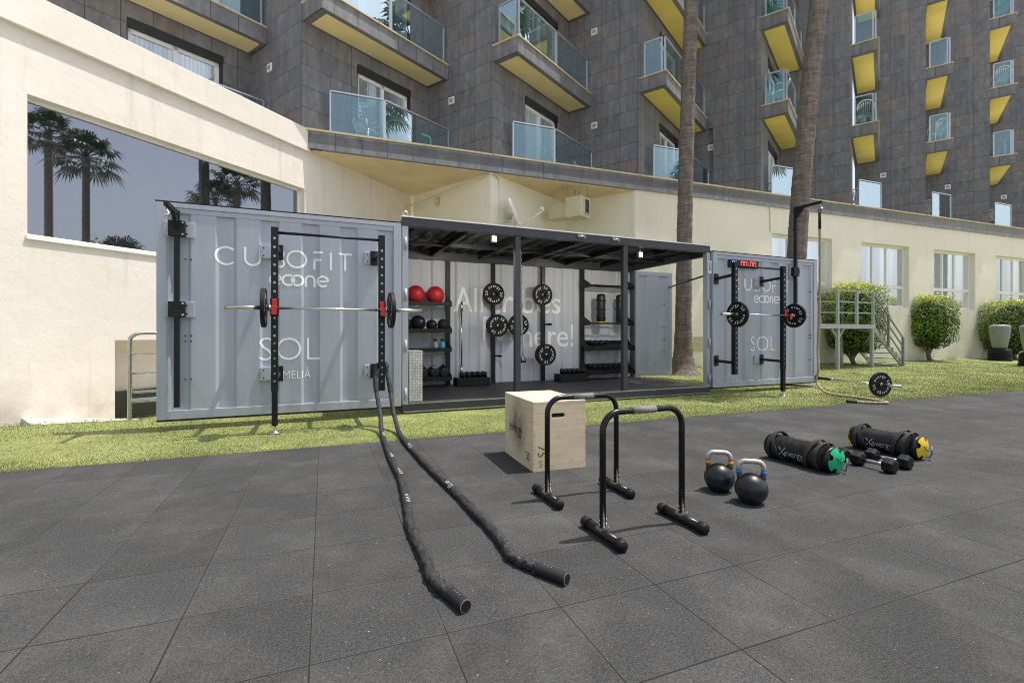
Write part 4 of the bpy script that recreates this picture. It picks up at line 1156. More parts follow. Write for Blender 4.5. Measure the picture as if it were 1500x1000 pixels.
ball('wall_ball', 'big red wall ball at the right of the top shelf by the black post', 'wall ball', 1.01, 2.07, 1.762, .172, 'red_ball', False, 'red wall balls')
gb = 'black balls on the second shelf'
ball('slam_ball', 'black ball half cut off by the door edge on the second shelf', 'slam ball', .44, 2.06, 1.247, .115, 'rubber_black', False, gb)
ball('slam_ball', 'largest black ball with a pale triangle on the second shelf', 'slam ball', .67, 2.06, 1.247, .145, 'rubber_black', True, gb)
ball('slam_ball', 'small black ball with a grey oval mark on the second shelf', 'slam ball', .93, 2.06, 1.247, .105, 'rubber_black', True, gb)
ball('slam_ball', 'plain black ball at the right end of the second shelf', 'slam ball', 1.16, 2.06, 1.247, .112, 'matt_black', False, gb)
def bottle(label, u, mat):
    t = thing('spray_bottle', label, 'spray bottle', C(u, 2.05, .882), CR)
    b = MB(); b.lathe([(.045, 0), (.05, .01), (.05, .08), (.035, .12), (.018, .14), (.018, .155)], 16); b.build('bottle_body', mat, t)
    b = MB(); b.cyl((0, 0, .155), (0, 0, .175), .02, n=10); b.box(-.05, .025, -.014, .014, .176, .205); b.beam((-.03, 0, .176), (-.045, 0, .14), .012, .01); b.build('trigger', 'matt_black', t)
bottle('clear spray bottle with black trigger on the third shelf', 1.01, 'clear'); bottle('bright blue spray bottle on the third shelf', 1.15, 'cyan')
# power bags slumped on the bottom shelf
for k, (u, lab) in enumerate(((.5, 'black training bag at the left of the bottom shelf by the tread plate cupboard'), (.74, 'black training bag second from the left on the bottom shelf'), (.96, 'black training bag with a white label lying on the bottom shelf'), (1.17, 'black training bag at the right end of the bottom shelf'))):
    t = thing('training_bag', lab, 'training bag', C(u, 2.08, .332), CR+R(12-9*k), 'bags on the bottom shelf')
    b = MB(); pts = [(-.02, .14, .11+.03*(k % 2)), (0, 0, .105), (.03, -.15, .1)]
    b.tube(smooth_path(pts, 6), [.06]+[.1]*11+[.06], 12, fn=lambda i, th: 1+.08*math.sin(3*th+i)); b.build('bag_body', 'vinyl', t)
    b = MB(); b.tube([(-.06, -.05, .19), (0, -.06, .24+.02*(k % 2)), (.06, -.07, .19)], .014, 6); b.build('handle', 'matt_black', t)
    if k == 2: b = MB(); b.beam((-.03, -.02, .213), (.04, -.12, .203), .05, .008); b.build('tag', 'white_paint', t)
# barbell standing upright by the wall
t = thing('standing_barbell', 'silver barbell standing upright against the back wall left of the first plate post', 'barbell', C(1.58, 2.2, .17), CR)
b = MB(); b.cyl((0, 0, .38), (0, 0, 1.44), .0145, n=10); b.build('shaft', 'steel', t)
for z0, z1 in ((.16, .38), (1.44, 1.66)): b = MB(); b.cyl((0, 0, z0), (0, 0, z1), .025, n=12); b.cyl((0, 0, z1-.03 if z0 < 1 else z0), (0, 0, z1 if z0 < 1 else z0+.03), .036, n=12); b.build('sleeve', 'steel', t)
def holder(label, u, src=None):
    if src: return dup(src, C(u, 1.98, .161), CR, label, 'barbell holders on the container floor')
    t = thing('barbell_holder', label, 'barbell holder', C(u, 1.98, .161), CR, 'barbell holders on the container floor')
    b = MB(); b.box(-.34, .34, -.14, .14, 0, .16); b.build('base', 'black_steel', t, bevel=.008)
    for k in range(5):
        for y in (-.07, .06): b = MB(); b.cyl((-.2+.115*k, y, .16), (-.2+.115*k, y, .27), .034, n=14); b.build('tube', 'black_steel', t)
    return t
h0 = holder('low black holder with upright tubes left of the first plate post', 1.72); holder('low black holder with upright tubes left of the right shelves', 3.98, h0)

# dumbbells
def dumbbell(label, loc, rot, sc_=1.0, group=None):
    t = thing('dumbbell', label, 'dumbbell', loc, rot, group)
    r = .068*sc_; h = .045*sc_; L = .085*sc_
    for s in (-1, 1):
        b = MB(); prof = [(0, L-.0), (r*.75, L), (r, L+.016*sc_), (r, L+2*h-.016*sc_), (r*.75, L+2*h), (0, L+2*h)]
        m = Matrix.Translation((0, 0, r*.866)) @ Matrix.Rotation(R(90*s), 4, 'Y') @ Matrix.Rotation(R(0), 4, 'Z')
        n = 6; vs = [m @ V3((a*math.cos(math.pi/3*k), a*math.sin(math.pi/3*k), z)) for a, z in prof[1:-1] for k in range(n)]
        fs = [(i*n+k, i*n+(k+1) % n, (i+1)*n+(k+1) % n, (i+1)*n+k) for i in range(3) for k in range(n)]+[tuple(range(5, -1, -1)), tuple(range(18, 24))]
        b.add(vs, fs); b.build('head', 'rubber_black', t, bevel=.003)
    b = MB(); b.tube([(-L, 0, r*.866), (-L*.5, 0, r*.866), (0, 0, r*.866), (L*.5, 0, r*.866), (L, 0, r*.866)], [.014*sc_, .016*sc_, .018*sc_, .016*sc_, .014*sc_], 12); b.build('handle', 'stainless', t)
    return t
def yaw_of(d): return math.atan2(d[1], d[0])
d0 = dumbbell('black hex dumbbell with a chrome handle nearest the camera between the two sandbags', (3.165, 4.185, 0), R(-68), 1.0, 'hex dumbbells on the rubber floor')
dup(d0, (3.385, 4.30, 0), R(-66), 'black hex dumbbell lying just behind the nearest one, beside the yellow ended sandbag', 'hex dumbbells on the rubber floor')
dup(d0, (3.03, 4.56, 0), R(-72), 'black hex dumbbell almost hidden behind the green ended sandbag', 'hex dumbbells on the rubber floor')
small = dumbbell('small dumbbell', (0, 0, 0), 0, .8, 'dumbbells on the container shelves')
first = True
def put_small(u, v, z, lab):
    global first
    loc = C(u, v, z); rot = Euler((R(0), 0, CR+R(90)))
    if first: small.location = loc; small.rotation_euler = rot; small['label'] = lab; first = False
    else: dup(small, loc, rot, lab, 'dumbbells on the container shelves')
for k, u in enumerate((4.60, 4.74, 4.90)): put_small(u, 2.09, .945, ('small dumbbell at the left of the upper dumbbell tray', 'middle one of three small dumbbells on the upper tray', 'right one of three small dumbbells on the upper tray')[k])
ords = ('first', 'second', 'third', 'fourth', 'fifth', 'sixth', 'seventh', 'eighth')
for k in range(8): put_small(4.58+.137*k, 2.09, .415, '%s small dumbbell from the left in the full lower tray' % ords[k])
# upright sandbags on the right shelf
def stand_bag(label, u, patch):
    t = thing('upright_sandbag', label, 'sandbag', C(u, 2.05, 1.44), CR, 'sandbags standing on the right shelf')
    b = MB(); b.lathe([(.02, 0), (.085, .01), (.1, .05), (.098, .3), (.1, .58), (.085, .63), (.02, .64)], 18); b.build('bag_body', 'vinyl', t)
    for z in (.1, .3, .5): b = MB(); b.tube([(.104*math.cos(a), .104*math.sin(a), z+.02*math.sin(a)) for a in [2*math.pi*i/18 for i in range(18)]], .012, 6, closed=True); b.build('strap', 'matt_black', t)
    if patch: b = MB(); b.lathe([(.01, -.02), (.07, -.012), (.088, .0), (.09, .018)], 18); b.build('end_patch', 'yellow', t)
stand_bag('upright black sandbag with a yellow base on the upper right shelf', 4.80, True); stand_bag('upright black sandbag partly behind the right support post', 5.32, False)

# suspension straps
def straps(label, u, v, z1, z0, rings):
    t = thing('suspension_straps', label, 'suspension straps', C(u, v, 0), CR)
    b = MB(); zs = z1-.55
    n = 11
    for k in range(n): z = z1-(z1-zs)*k/n; b.tube([(.014*math.cos(a)*(1 if k % 2 else .3), .014*math.cos(a)*(.3 if k % 2 else 1), z-.028+.03*math.sin(a)) for a in [2*math.pi*i/10 for i in range(10)]], .006, 5, closed=True)
    b.build('chain', 'steel', t)
    b = MB()
    for k in range(10): z = zs+.5-.05*k; b.box(-.03, .03, .02, .026, z-.026, z-.004)
    b.build('loop_strap', 'matt_black', t)
    b = MB(); b.box(-.028, .022, -.01, -.004, zs-.36, zs); b.box(-.04, .035, -.025, .01, zs-.46, zs-.36); b.build('webbing', 'bag_grey', t)
    for s in (-1, 1):
        b = MB(); b.beam((s*.012, 0, zs-.46), (s*.035, -.02, z0+.13), .03, .006, (0, 1, 0)); b.build('webbing', 'bag_grey', t)
        b = MB(); b.tube([(s*.035-.05, -.02, z0+.02), (s*.035, -.02, z0+.13), (s*.035+.05, -.02, z0+.02)], .008, 6); b.cyl((s*.035-.055, -.02, z0), (s*.035+.055, -.02, z0), .02, n=10); b.build('grip', 'matt_black', t)
straps('grey suspension straps hanging on a chain beside the middle support post', 1.99, .22, 2.6, .72, True)
straps('grey suspension straps hanging by the right support post', 4.14, .3, 2.2, .62, True)
b = MB()

# ------------------------------------------------------------------ battle rope
br = thing('battle_rope', 'long black battle rope looped round the rack upright, both ends reaching across the floor', 'battle rope', (-1.68, 6.15, 0), 0)
o0 = br.location
Lp = [(-1.755, 6.13, .70), (-1.73, 6.07, .50), (-1.613, 5.85, .20), (-1.55, 5.66, .075), (-1.439, 5.34, .03), (-1.104, 4.383, .028), (-.896, 3.84, .028), (-.719, 3.265, .028), (-.611, 2.88, .028), (-.531, 2.665, .028), (-.443, 2.455, .028), (-.391, 2.299, .028), (-.331, 2.185, .028), (-.271, 2.122, .028)]
Rp = [(-1.629, 6.2, .70), (-1.56, 6.12, .475), (-1.483, 5.95, .245), (-1.41, 5.8, .12), (-1.313, 5.561, .035), (-1.11, 5.04, .028), (-.848, 4.431, .028), (-.629, 3.943, .028), (-.445, 3.557, .028), (-.292, 3.215, .028), (-.157, 2.914, .028), (-.059, 2.665, .028), (-.002, 2.483, .028), (.074, 2.401, .028), (.13, 2.35, .028)]
top = [(-1.74, 6.2, .78), (-1.69, 6.27, .80), (-1.64, 6.26, .78)]
path = smooth_path([V3(p)-o0 for p in Lp[::-1]+top+Rp], 16)
rng = random.Random(5)
b = MB(); n = len(path)
def crumple(i, th):
    p = path[i]
    near = max(0, 1-((p+o0).y-1.9)/4.2)
    a = .16+.30*near
    return 1.02+a*1.5*(abs(noise.noise(V3((i*.42, math.cos(th)*.9, math.sin(th)*.9))))-.2)+a*.8*noise.noise(V3((i*.19, 5+math.cos(th), math.sin(th))))
# resample densely so the sleeve can wrinkle
dense = []
for i in range(n-1):
    L_ = (path[i+1]-path[i]).length; m = max(1, int(L_/.012))
    for k in range(m): dense.append(path[i].lerp(path[i+1], k/m))
dense.append(path[-1]); path = dense
b.tube(path, .0255, 18, fn=crumple); b.build('sleeve', 'sleeve', br)
for e0, e1 in ((V3(Lp[-1]), V3((-.195, 2.02, .03))), (V3(Rp[-1]), V3((.258, 2.243, .03)))):
    d = (e1-e0).normalized(); e0 = e0-o0; e1 = e1-o0
    b = MB(); b.tube([e0-d*.02, e0+d*.01, e1-d*.006, e1], [.025, .0285, .0285, .0275], 20); b.cur = 1
    for k in range(3): q = e0+d*(.035+.02*k)+V3((0, 0, .0285)); b.cyl(q-V3((0, 0, .003)), q+V3((0, 0, .001)), .003, n=8)
    b.tube([e1, e1+d*.0015], [.0285, .0285], 20); b.cur = 2; b.tube([e1+d*.0014, e1+d*.0022], [.0245, .0245], 20)
    b.build('grip_end', ['matt_black', 'cloth_grey', 'rubber_black'], br)
# white maker's marks woven into the sleeve
def wrap(i0, ln, word):
    b = MB()
    for k, ch in enumerate(word):
        g_ = glyphs(ch); i = i0+int(k*ln/len(word)); p = path[i]; t = (path[i+2]-path[i-2]).normalized(); side = t.cross(V3((0, 0, 1))).normalized()
        def fn(x, y):
            ang = (y/.75-.5)*1.5
            q = p+t*(x*.03)+(V3((0, 0, 1))*math.cos(ang)-side*math.sin(ang))*.0325
            return q
        b.add([fn(x, y) for x, y in g_[0]], g_[1])
    b.build('sleeve_print', 'sleeve_print', br)
def near_idx(x, y): return min(range(len(path)), key=lambda i: ((path[i]+o0).x-x)**2+((path[i]+o0).y-y)**2)
for x, y in ((-.70, 3.2), (-1.10, 4.38), (-1.4, 5.3), (-.50, 3.66), (-1.06, 4.9), (-.90, 3.85)): wrap(near_idx(x, y), 11, 'evergy')
b = MB()
for x, y in ((-1.735, 6.08), (-1.57, 6.12)):
    i = near_idx(x, y); b.tube(path[i-4:i+5], .029, 14)
b.build('joining_tape', 'matt_black', br)

# ------------------------------------------------------------------ plyo box
px = thing('plyo_box', 'birch plywood jump box with scuffed side standing on the rubber floor', 'jump box', (.18, 4.069, 0), R(19.5))
bw_, bd, bh = .5, .75, .6
bm = bmesh.new()
def ring(pts): 
    vs = [bm.verts.new(p) for p in pts]; return [bm.edges.new((vs[i], vs[(i+1) % len(vs)])) for i in range(len(vs))], vs
def slot(y): 
    cx, cz, r, hl = .235, .475, .018, .045
    pts = [(cx+hl+r*math.cos(a), y, cz+r*math.sin(a)) for a in [R(-90+180*i/8) for i in range(9)]]+[(cx-hl+r*math.cos(a), y, cz+r*math.sin(a)) for a in [R(90+180*i/8) for i in range(9)]]
    return pts
e1_, v1_ = ring([(0, 0, 0), (bw_, 0, 0), (bw_, 0, bh), (0, 0, bh)]); e2_, v2_ = ring(slot(0))
bmesh.ops.triangle_fill(bm, edges=e1_+e2_, use_beauty=True)
e3_, v3_ = ring(slot(.018))
for i in range(len(v2_)): bm.faces.new((v2_[i], v2_[(i+1) % len(v2_)], v3_[(i+1) % len(v3_)], v3_[i]))
w = [bm.verts.new(p) for p in ((0, bd, 0), (bw_, bd, 0), (bw_, bd, bh), (0, bd, bh))]
for q in ((v1_[0], w[0], w[3], v1_[3]), (v1_[1], v1_[2], w[2], w[1]), (v1_[3], w[3], w[2], v1_[2]), (w[0], w[1], w[2], w[3]), (v1_[0], v1_[1], w[1], w[0])): bm.faces.new(q)
bmesh.ops.recalc_face_normals(bm, faces=bm.faces[:])
me = bpy.data.meshes.new('shell'); bm.to_mesh(me); bm.free(); me.materials.append(M['ply'])
o = bpy.data.objects.new('shell', me); COL.objects.link(o); o.parent = px
bv = o.modifiers.new('Bevel', 'BEVEL'); bv.width = .004; bv.segments = 2; bv.limit_method = 'ANGLE'; bv.angle_limit = R(60)
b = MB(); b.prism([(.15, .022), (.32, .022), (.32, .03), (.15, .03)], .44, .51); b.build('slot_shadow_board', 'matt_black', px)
b = MB()
for z in (.10, .22, .34, .46, .56):                     # finger joints along the front left edge
    b.box(-.0012, .017, -.0012, .0, z-.03, z-.028); b.box(-.0012, .0, -.0, .017, z, z+.002)
    b.box(bw_-.017, bw_, -.0012, .0, z-.03, z-.028)
b.box(.0175, .0187, -.001, .0, .07, .36); b.box(.0, bw_, -.001, .0, .5835, .585); b.box(-.001, .0, .0, bd, .5835, .585)
b.build('panel_joint', 'wood_core', px)
b = MB()
textfit(b, 'evergy', 0, .34, 0, .066, lambda a, c: (-.0025, .60-a, .26+c), -.004, 'e'); b.build('lettering', 'print_brown', px)
b = MB(); textfit(b, '50', 0, .075, 0, .075, lambda a, c: (-.0025, .155-a, .075+c), -.012, '5'); b.build('lettering', 'print_brown', px)
b = MB(); textfit(b, '75', 0, .10, 0, .075, lambda a, c: (.043+c, -.0025, .225-a), -.008, '7'); b.build('lettering', 'print_brown', px); b = MB(); textfit(b, 'cm', 0, .055, 0, .03, lambda a, c: (.055+c, -.0025, .095-a), -.01, 'c'); b.build('lettering', 'print_brown', px)

# ------------------------------------------------------------------ dip bars
def dip_bar(label, p, q):
    p, q = V3(p), V3(q); d = q-p; L = d.length; yaw = math.atan2(d.y, d.x)
    t = thing('dip_bar', label, 'dip bar', p, yaw, 'dip bars on the rubber floor')
    h = .725; r = .019; k = .11
    pts = [(0, 0, .06), (0, 0, h-k)]+[(k-k*math.cos(a), 0, h-k+k*math.sin(a)) for a in [R(90*i/8) for i in range(1, 9)]]+[(L-k+k*math.sin(a), 0, h-k+k*math.cos(a)) for a in [R(90*i/8) for i in range(0, 9)]]+[(L, 0, .06)]
    b = MB(); b.tube(pts, r, 16); b.build('frame', 'black_gloss', t)
    b = MB(); b.tube([(L/2-.085, 0, h), (L/2+.085, 0, h)], .0215, 16); b.build('grip', 'cloth_grey', t)
    for x in (0, L):
        tilt = R(-2 if x == 0 else 2)
        f = MB(); f.tube([(x, -.17, .034), (x, .17, .034)], .0285, 18); ft = f.build('foot', 'black_gloss', t)
        for s in (-1, 1):
            c = MB(); c.lathe([(.0, .0), (.022, .001), (.031, .008), (.034, .02), (.034, .055), (.03, .058)], 18, Matrix.Translation((x, s*.205, .034)) @ Matrix.Rotation(R(90*s), 4, 'X')); c.build('end_cap', 'rubber_black', ft)
        f = MB()
        for z in (.085, .11):
            for s in (-1, 1): f.cyl((x+s*.019, 0, z), (x+s*.026, 0, z), .006, n=8)
        f.box(x-.03, x+.03, -.028, .028, .055, .07); f.cur = 1; f.cyl((x+.022, -.02, .07), (x+.022, -.02, .077), .006, n=8)
        f.build('bolt', ['stainless', 'steel'], t)
    return t
M['black_gloss'] = simple('glossy_black_powder_coat', (.009, .009, .010), .3, 0, .3, 9, .05, 200, spec=.35)
dip_bar('black dip bar nearest the camera, standing alone on the rubber floor', (.523, 2.755, 0), (1.060, 2.985, 0))
dip_bar('black dip bar standing just in front of the plywood box', (.250, 3.385, 0), (.785, 3.600, 0))

# ------------------------------------------------------------------ kettlebells
def kettlebell(label, x, y, yaw, band):
    t = thing('kettlebell', label, 'kettlebell', (x, y, 0), yaw, 'kettlebells on the rubber floor')
    b = MB(); r = .108
    prof = [(.001, 0.0), (.060, 0.0), (.0655, .004)]+[(r*math.cos(R(a)), .1+r*math.sin(R(a))) for a in range(-50, 91, 10)]
    prof[-1] = (.001, prof[-1][1]); b.lathe(prof, 36)
    for s in (-1, 1): b.tube([(s*.055, 0, .13), (s*.073, 0, .18), (s*.077, 0, .205)], [.03, .021, .0185], 14)
    b.build('bell', 'kb_black', t)
    for s in (-1, 1):
        c = MB(); c.tube([(s*.077, 0, .205), (s*.0785, 0, .226)], .0187, 14); c.build('band', band, t)
    c = MB(); k = .042
    pts = [(-.0785, 0, .226), (-.0785, 0, .29-k)]+[(-.0785+k-k*math.cos(R(a)), 0, .29-k+k*math.sin(R(a))) for a in range(15, 91, 15)]+[(.0785-k+k*math.sin(R(a)), 0, .29-k+k*math.cos(R(a))) for a in range(0, 91, 15)]+[(.0785, 0, .226)]
    c.tube(pts, .0172, 14); c.build('handle', 'kb_steel', t)
    return t
M['kb_black'] = simple('worn_black_enamel', (.013, .014, .017), .33, 0, .5, 8, .06, 50, rvar=.14)
M['kb_steel'] = simple('chalky_steel', (.5, .47, .45), .42, .55, .15, 30)
kettlebell('black kettlebell with orange bands, the farther of two', 1.561, 3.60, R(-14), 'orange')
kettlebell('black kettlebell with blue bands, nearest the camera', 1.675, 3.345, R(-18), 'blue')

# ------------------------------------------------------------------ sandbags on the floor
def sandbag(label, a, e, col, brand_side):
    a, e = V3(a), V3(e); d = e-a; L = d.length; yaw = math.atan2(d.y, d.x)
    t = thing('sandbag', label, 'sandbag', a, yaw, 'sandbags lying on the rubber floor')
    r = .113
    m = Matrix.Translation((0, 0, r)) @ Matrix.Rotation(R(90), 4, 'Y')
    prof = [(.01, -.012), (.07, -.006), (.095, .002), (.107, .012), (r, .035)]+[(r*(1-.03*math.sin(k*1.9)**2-.025*(abs(k-8) < 3)), .03+(L-.06)*k/16) for k in range(17)]+[(r, L-.035), (.107, L-.012), (.095, L-.002), (.07, L+.006), (.01, L+.012)]
    b = MB(); n = 32; vs = []
    for rr, z in prof:
        for k in range(n):
            th = 2*math.pi*k/n; w_ = 1+.03*noise.noise(V3((z*9, math.cos(th)*2, math.sin(th)*2+(3 if col == 'green' else 8))))
            p = m @ V3((rr*w_*math.cos(th), rr*w_*math.sin(th), z)); p.z = max(p.z, .002+.012*(1-abs(math.cos(th)))*0); vs.append(p)
    b.add(vs, [(i*n+k, i*n+(k+1) % n, (i+1)*n+(k+1) % n, (i+1)*n+k) for i in range(len(prof)-1) for k in range(n)], True); b.build('bag_body', 'vinyl', t)
    for x0, sg in (((L+.004, 1),) if col == 'green' else ((L+.004, 1), (-.004, -1))):                         # coloured four-lobed end
        b = MB(); N = 64; vs = [V3((x0+sg*.03, 0, r))]
        rings = 5
        for j in range(1, rings+1):
            for k in range(N):
                th = 2*math.pi*k/N; q = (th-R(22)) % (math.pi/2); notch = abs(q-math.pi/4) < R(13)
                R_ = (.07 if notch else .106)*j/rings; vs.append(V3((x0+sg*(.03*(1-(R_/.118)**2)), R_*math.cos(th), r+R_*math.sin(th))))
        fs = [(0, 1+k, 1+(k+1) % N) for k in range(N)]+[(1+(j-1)*N+k, 1+j*N+k, 1+j*N+(k+1) % N, 1+(j-1)*N+(k+1) % N) for j in range(1, rings) for k in range(N)]
        b.add(vs, fs, True); o_ = b.build('end_patch', col, t)
        if sg > 0:
            b = MB()
            for an in (45, 135, 40): b.beam((x0+.028, .035*math.cos(R(an)), r+.035*math.sin(R(an))), (x0+.028, -.035*math.cos(R(an)), r-.035*math.sin(R(an))), .004, .003)
            b.beam((x0+.0335, .05, r-.03), (x0+.0335, -.05, r+.03), .003, .002); b.build('print_mark', 'matt_black', o_)
    for xs, tilt, hh in ((L*.10, .03, .02), (L*.23, -.05, .03), (L*.70, .05, .028), (L*.84, .02, .012)):
        b = MB(); N = 30; vs = []
        for k in range(N+1):
            th = R(-62+304*k/N); bul = 1+ (hh/r)*max(0, math.sin(th))**6
            x = xs+tilt*math.sin(th)+.012*math.sin(2*th)
            for dx in (-.018, .018):
                for dr in (.002, .009): vs.append((x+dx, (r*bul+dr)*math.cos(th), r+(r*bul+dr)*math.sin(th)))
        fs = []
        for k in range(N):
            i = 4*k
            for a_, c_ in ((0, 1), (1, 3), (3, 2), (2, 0)): fs.append((i+a_, i+c_, i+4+c_, i+4+a_))
        b.add(vs, fs); b.build('strap', 'strap_black', t)
    b = MB(); b.tube([(L-.09, -.08*brand_side*-1, .03), (L+.02, .1*brand_side, .02), (L+.055, .06*brand_side, .07), (L+.04, .09*brand_side, .13)], .007, 6); b.build('end_loop', 'cloth_grey', t)
    # lettering on the side towards the camera
    b = MB()
    def side(x, s):                                  # x along the bag, s up the skin from the mid line
        th = s/r; return (x, -(r+.0035)*math.cos(th), r+(r+.0035)*math.sin(th))
    x0 = L*.32; textfit(b, 'evergy', x0+.035, x0+.215, -.04, .04, side, .0, 'e')
    for sx, sy in ((1, 1), (1, -1)):
        pts = [side(x0-.02+.06*k/6, -.01+sy*(-.035+.07*k/6)) for k in range(7)]
        for k in range(6):
            if k in (2,): continue
            A, Z_ = V3(pts[k]), V3(pts[k+1]); up = V3((0, 0, 1)); b.beam(A, Z_, .009, .002, (0, -1, 0))
    b.build('lettering', 'faded_print', t)
    return t
M['strap_black'] = simple('black_webbing', (.03, .03, .031), .75, 0, .25, 40, .2, 200)
M['faded_print'] = simple('faded_print', (.36, .36, .36), .6, 0, .4, 60)
sandbag('black sandbag with a green end lying on the rubber floor', (2.50, 4.62, 0), (2.735, 4.04, 0), 'green', 1)
sandbag('black sandbag with a yellow end lying farthest right on the rubber floor', (3.585, 5.0, 0), (3.83, 4.47, 0), 'yellow', 1)

# ------------------------------------------------------------------ stainless gate by the left wing
t = thing('handrail', 'stainless steel handrail with four crossbars beside the left door', 'handrail', (-5.2, 6.5, 0), R(45))
b = MB(); b.tube(smooth_path([(0, 0, -.3), (0, 0, .6), (0, 0, 1.06), (.035, 0, 1.15), (.13, 0, 1.19), (.4, 0, 1.19), (1.3, 0, 1.19)], 8), .026, 14); b.build('post', 'stainless', t)
for k, z in enumerate((.905, .64, .385, .27)): b = MB(); b.cyl((0, 0, z), (1.3, 0, z), .017 if k < 3 else .03, n=12); b.build('crossbar', 'stainless', t)
b = MB(); b.tube([(1.3, 0, 1.19), (1.3, 0, 0)], .026, 12); b.build('post', 'stainless', t)
b = MB(); b.tube([(.42, 0, 1.19), (.42, 0, 1.255), (.56, 0, 1.255), (.56, 0, 1.13), (.42, 0, 1.13)], .012, 8, closed=False); b.build('latch', 'black_steel', t)

# ------------------------------------------------------------------ steel stair platform
sp0 = V3((10.05, 14.75, 0)); zg = gz(sp0)
t = thing('stair_platform', 'grey galvanised steel platform with railing and steps in front of the clipped bush', 'stairs', (10.05, 14.75, zg), R(25))
W_, D_, Hd = 1.92, .95, 1.40
for x, y in ((0, 0), (W_-.12, 0), (0, D_), (W_-.12, D_)): b = MB(); b.box(x-.045, x+.045, y-.045, y+.045, -.05, Hd-.14); b.build('support_leg', 'galv', t)
b = MB(); b.box(-1.35, W_, -.05, D_+.05, Hd-.14, Hd); b.build('deck', 'galv', t)
b = MB()
for s in (-1, 1): b.beam((s*.04, 0, Hd-.42), (s*.30, 0, Hd-.145), .05, .05)
b.build('knee_brace', 'galv', t)
b = MB()
for x in (0, .98, W_-.05): b.box(x-.035, x+.035, -.035, .035, Hd, Hd+1.05)
for y in (D_,): b.box(-.035, .035, y-.035, y+.035, Hd, Hd+1.05); b.box(W_-.085, W_-.015, y-.035, y+.035, Hd, Hd+1.05)
b.box(-1.35, -1.28, D_-.035, D_+.035, Hd, Hd+1.05)
for z in (.36, .70, 1.05): b.beam((0, 0, Hd+z), (W_-.05, 0, Hd+z), .03, .035); b.beam((0, 0, Hd+z), (-1.32, D_, Hd+z), .03, .035)
b.build('railing', 'galv', t)
n_ = 7; run = 1.62
for y in (.0, D_): 
    b = MB(); b.beam((W_-.06, y, Hd-.12), (W_+run, y, .06), .05, .16, (0, 0, 1)); b.build('stringer', 'galv', t)
for k in range(n_):
    x = W_+.06+run*(k+.2)/n_; z = Hd-.08-(Hd-.1)*(k+.6)/n_
    b = MB(); b.box(x-.06, x+.2, .03, D_-.03, z-.03, z); b.box(x+.17, x+.2, -.055, -.03, z-.16, z); b.build('tread', 'galv', t)
b = MB()
for f_ in (.45, .98):
    x = W_+run*f_; z = Hd*(1-f_); b.box(x-.03, x+.03, -.075, -.015, z-.1, z+.95)
for o_ in (.33, .63, .93): b.beam((W_-.03, -.045, Hd+o_), (W_+run*.98, -.045, o_+.03), .034, .034)
b.build('stair_rail', 'rail_grey', t)
b = MB(); b.box(W_+run-.1, W_+run+.25, -.05, D_+.05, -.0, .03); b.build('foot_plate', 'galv', t)

# ------------------------------------------------------------------ clipped bushes
def bush(label, x, y, rx, ry, z0, z1, n, seed, open_base=0.0):
    rg = random.Random(seed); zg = gz((x, y)); t = thing('clipped_bush', label, 'bush', (x, y, zg), 0, 'clipped bushes along the hotel wall')
    b = MB(); zc = (z0+z1)/2; rz = (z1-z0)/2
    for k in range(n):
        while True:
            th = rg.uniform(0, 2*math.pi); cz = rg.uniform(-1, 1); s = math.sqrt(max(0, 1-cz*cz))
            d = V3((math.cos(th)*s, math.sin(th)*s, cz))
            # squarish clipped outline, narrower towards the foot
            p4 = (abs(d.x)**4.2+abs(d.y)**4.2+abs(d.z)**4.2)**(-1/4.2); break
        lump = 1+.14*noise.noise(V3((d.x*2.2+seed, d.y*2.2, d.z*2.2)))+.05*noise.noise(V3((d.x*6, d.y*6+seed, d.z*6)))
        dep = 1-abs(rg.gauss(0, .11))
        f = p4*lump*dep; nar = 1-.13*max(0, -d.z*p4)
        p = V3((d.x*f*rx*nar, d.y*f*ry*nar, zc+d.z*f*rz))
        if rg.random() < .05: p += (d+V3((0, 0, .4)))*rg.uniform(.02, .15)
        nrm = (d+V3((rg.gauss(0, .55), rg.gauss(0, .55), rg.gauss(.25, .5)))).normalized()
        a = nrm.cross(V3((rg.random()-.5, rg.random()-.5, rg.random()-.5))).normalized(); c = nrm.cross(a)
        L = rg.uniform(.035, .062); w = L*.42
        b.add([p-a*L, p-c*w+nrm*.006, p+a*L, p+c*w+nrm*.006], [(0, 1, 2, 3)])
        b.tone.append(min(1, max(0, .30+.36*(d.z*p4)**3+.5*max(0, dep-.86)*2+rg.gauss(0, .16)+.10*noise.noise(V3((p.x*4, p.y*4, p.z*4))))))  # top light painted into the leaf tone: paler above and at the surface
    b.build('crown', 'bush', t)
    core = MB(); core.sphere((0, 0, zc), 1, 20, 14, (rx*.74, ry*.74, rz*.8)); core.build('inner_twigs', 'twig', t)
    tr = MB(); tr.tube(smooth_path([(.05, 0, -.05), (.0, 0, .1), (-.03, .02, z0*.6), (.06, 0, z0+.25)], 5), [.13, .12, .10]+[.07]*13, 10, fn=lambda i, th: 1+.15*math.sin(3*th)); tr.tube(smooth_path([(-.02, 0, z0*.45), (.13, .03, z0*.9), (.3, 0, z0+.4)], 5), .045, 8); tr.tube(smooth_path([(-.02, 0, z0*.4), (-.18, .03, z0*.9), (-.3, 0, z0+.4)], 5), .045, 8); tr.build('trunk', 'bark', t)
    return t
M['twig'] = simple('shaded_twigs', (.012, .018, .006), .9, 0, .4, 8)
bush('clipped green bush behind the steel stair platform', 11.95, 16.75, .86, .8, .42, 2.82, 9500, 1)
bush('rounded square green bush between two ground floor windows', 16.55, 18.95, .80, .72, .55, 2.55, 7500, 2)
bush('wide clipped green bush behind the grey punching bags', 21.25, 20.2, 1.35, .7, .30, 2.5, 9000, 3)
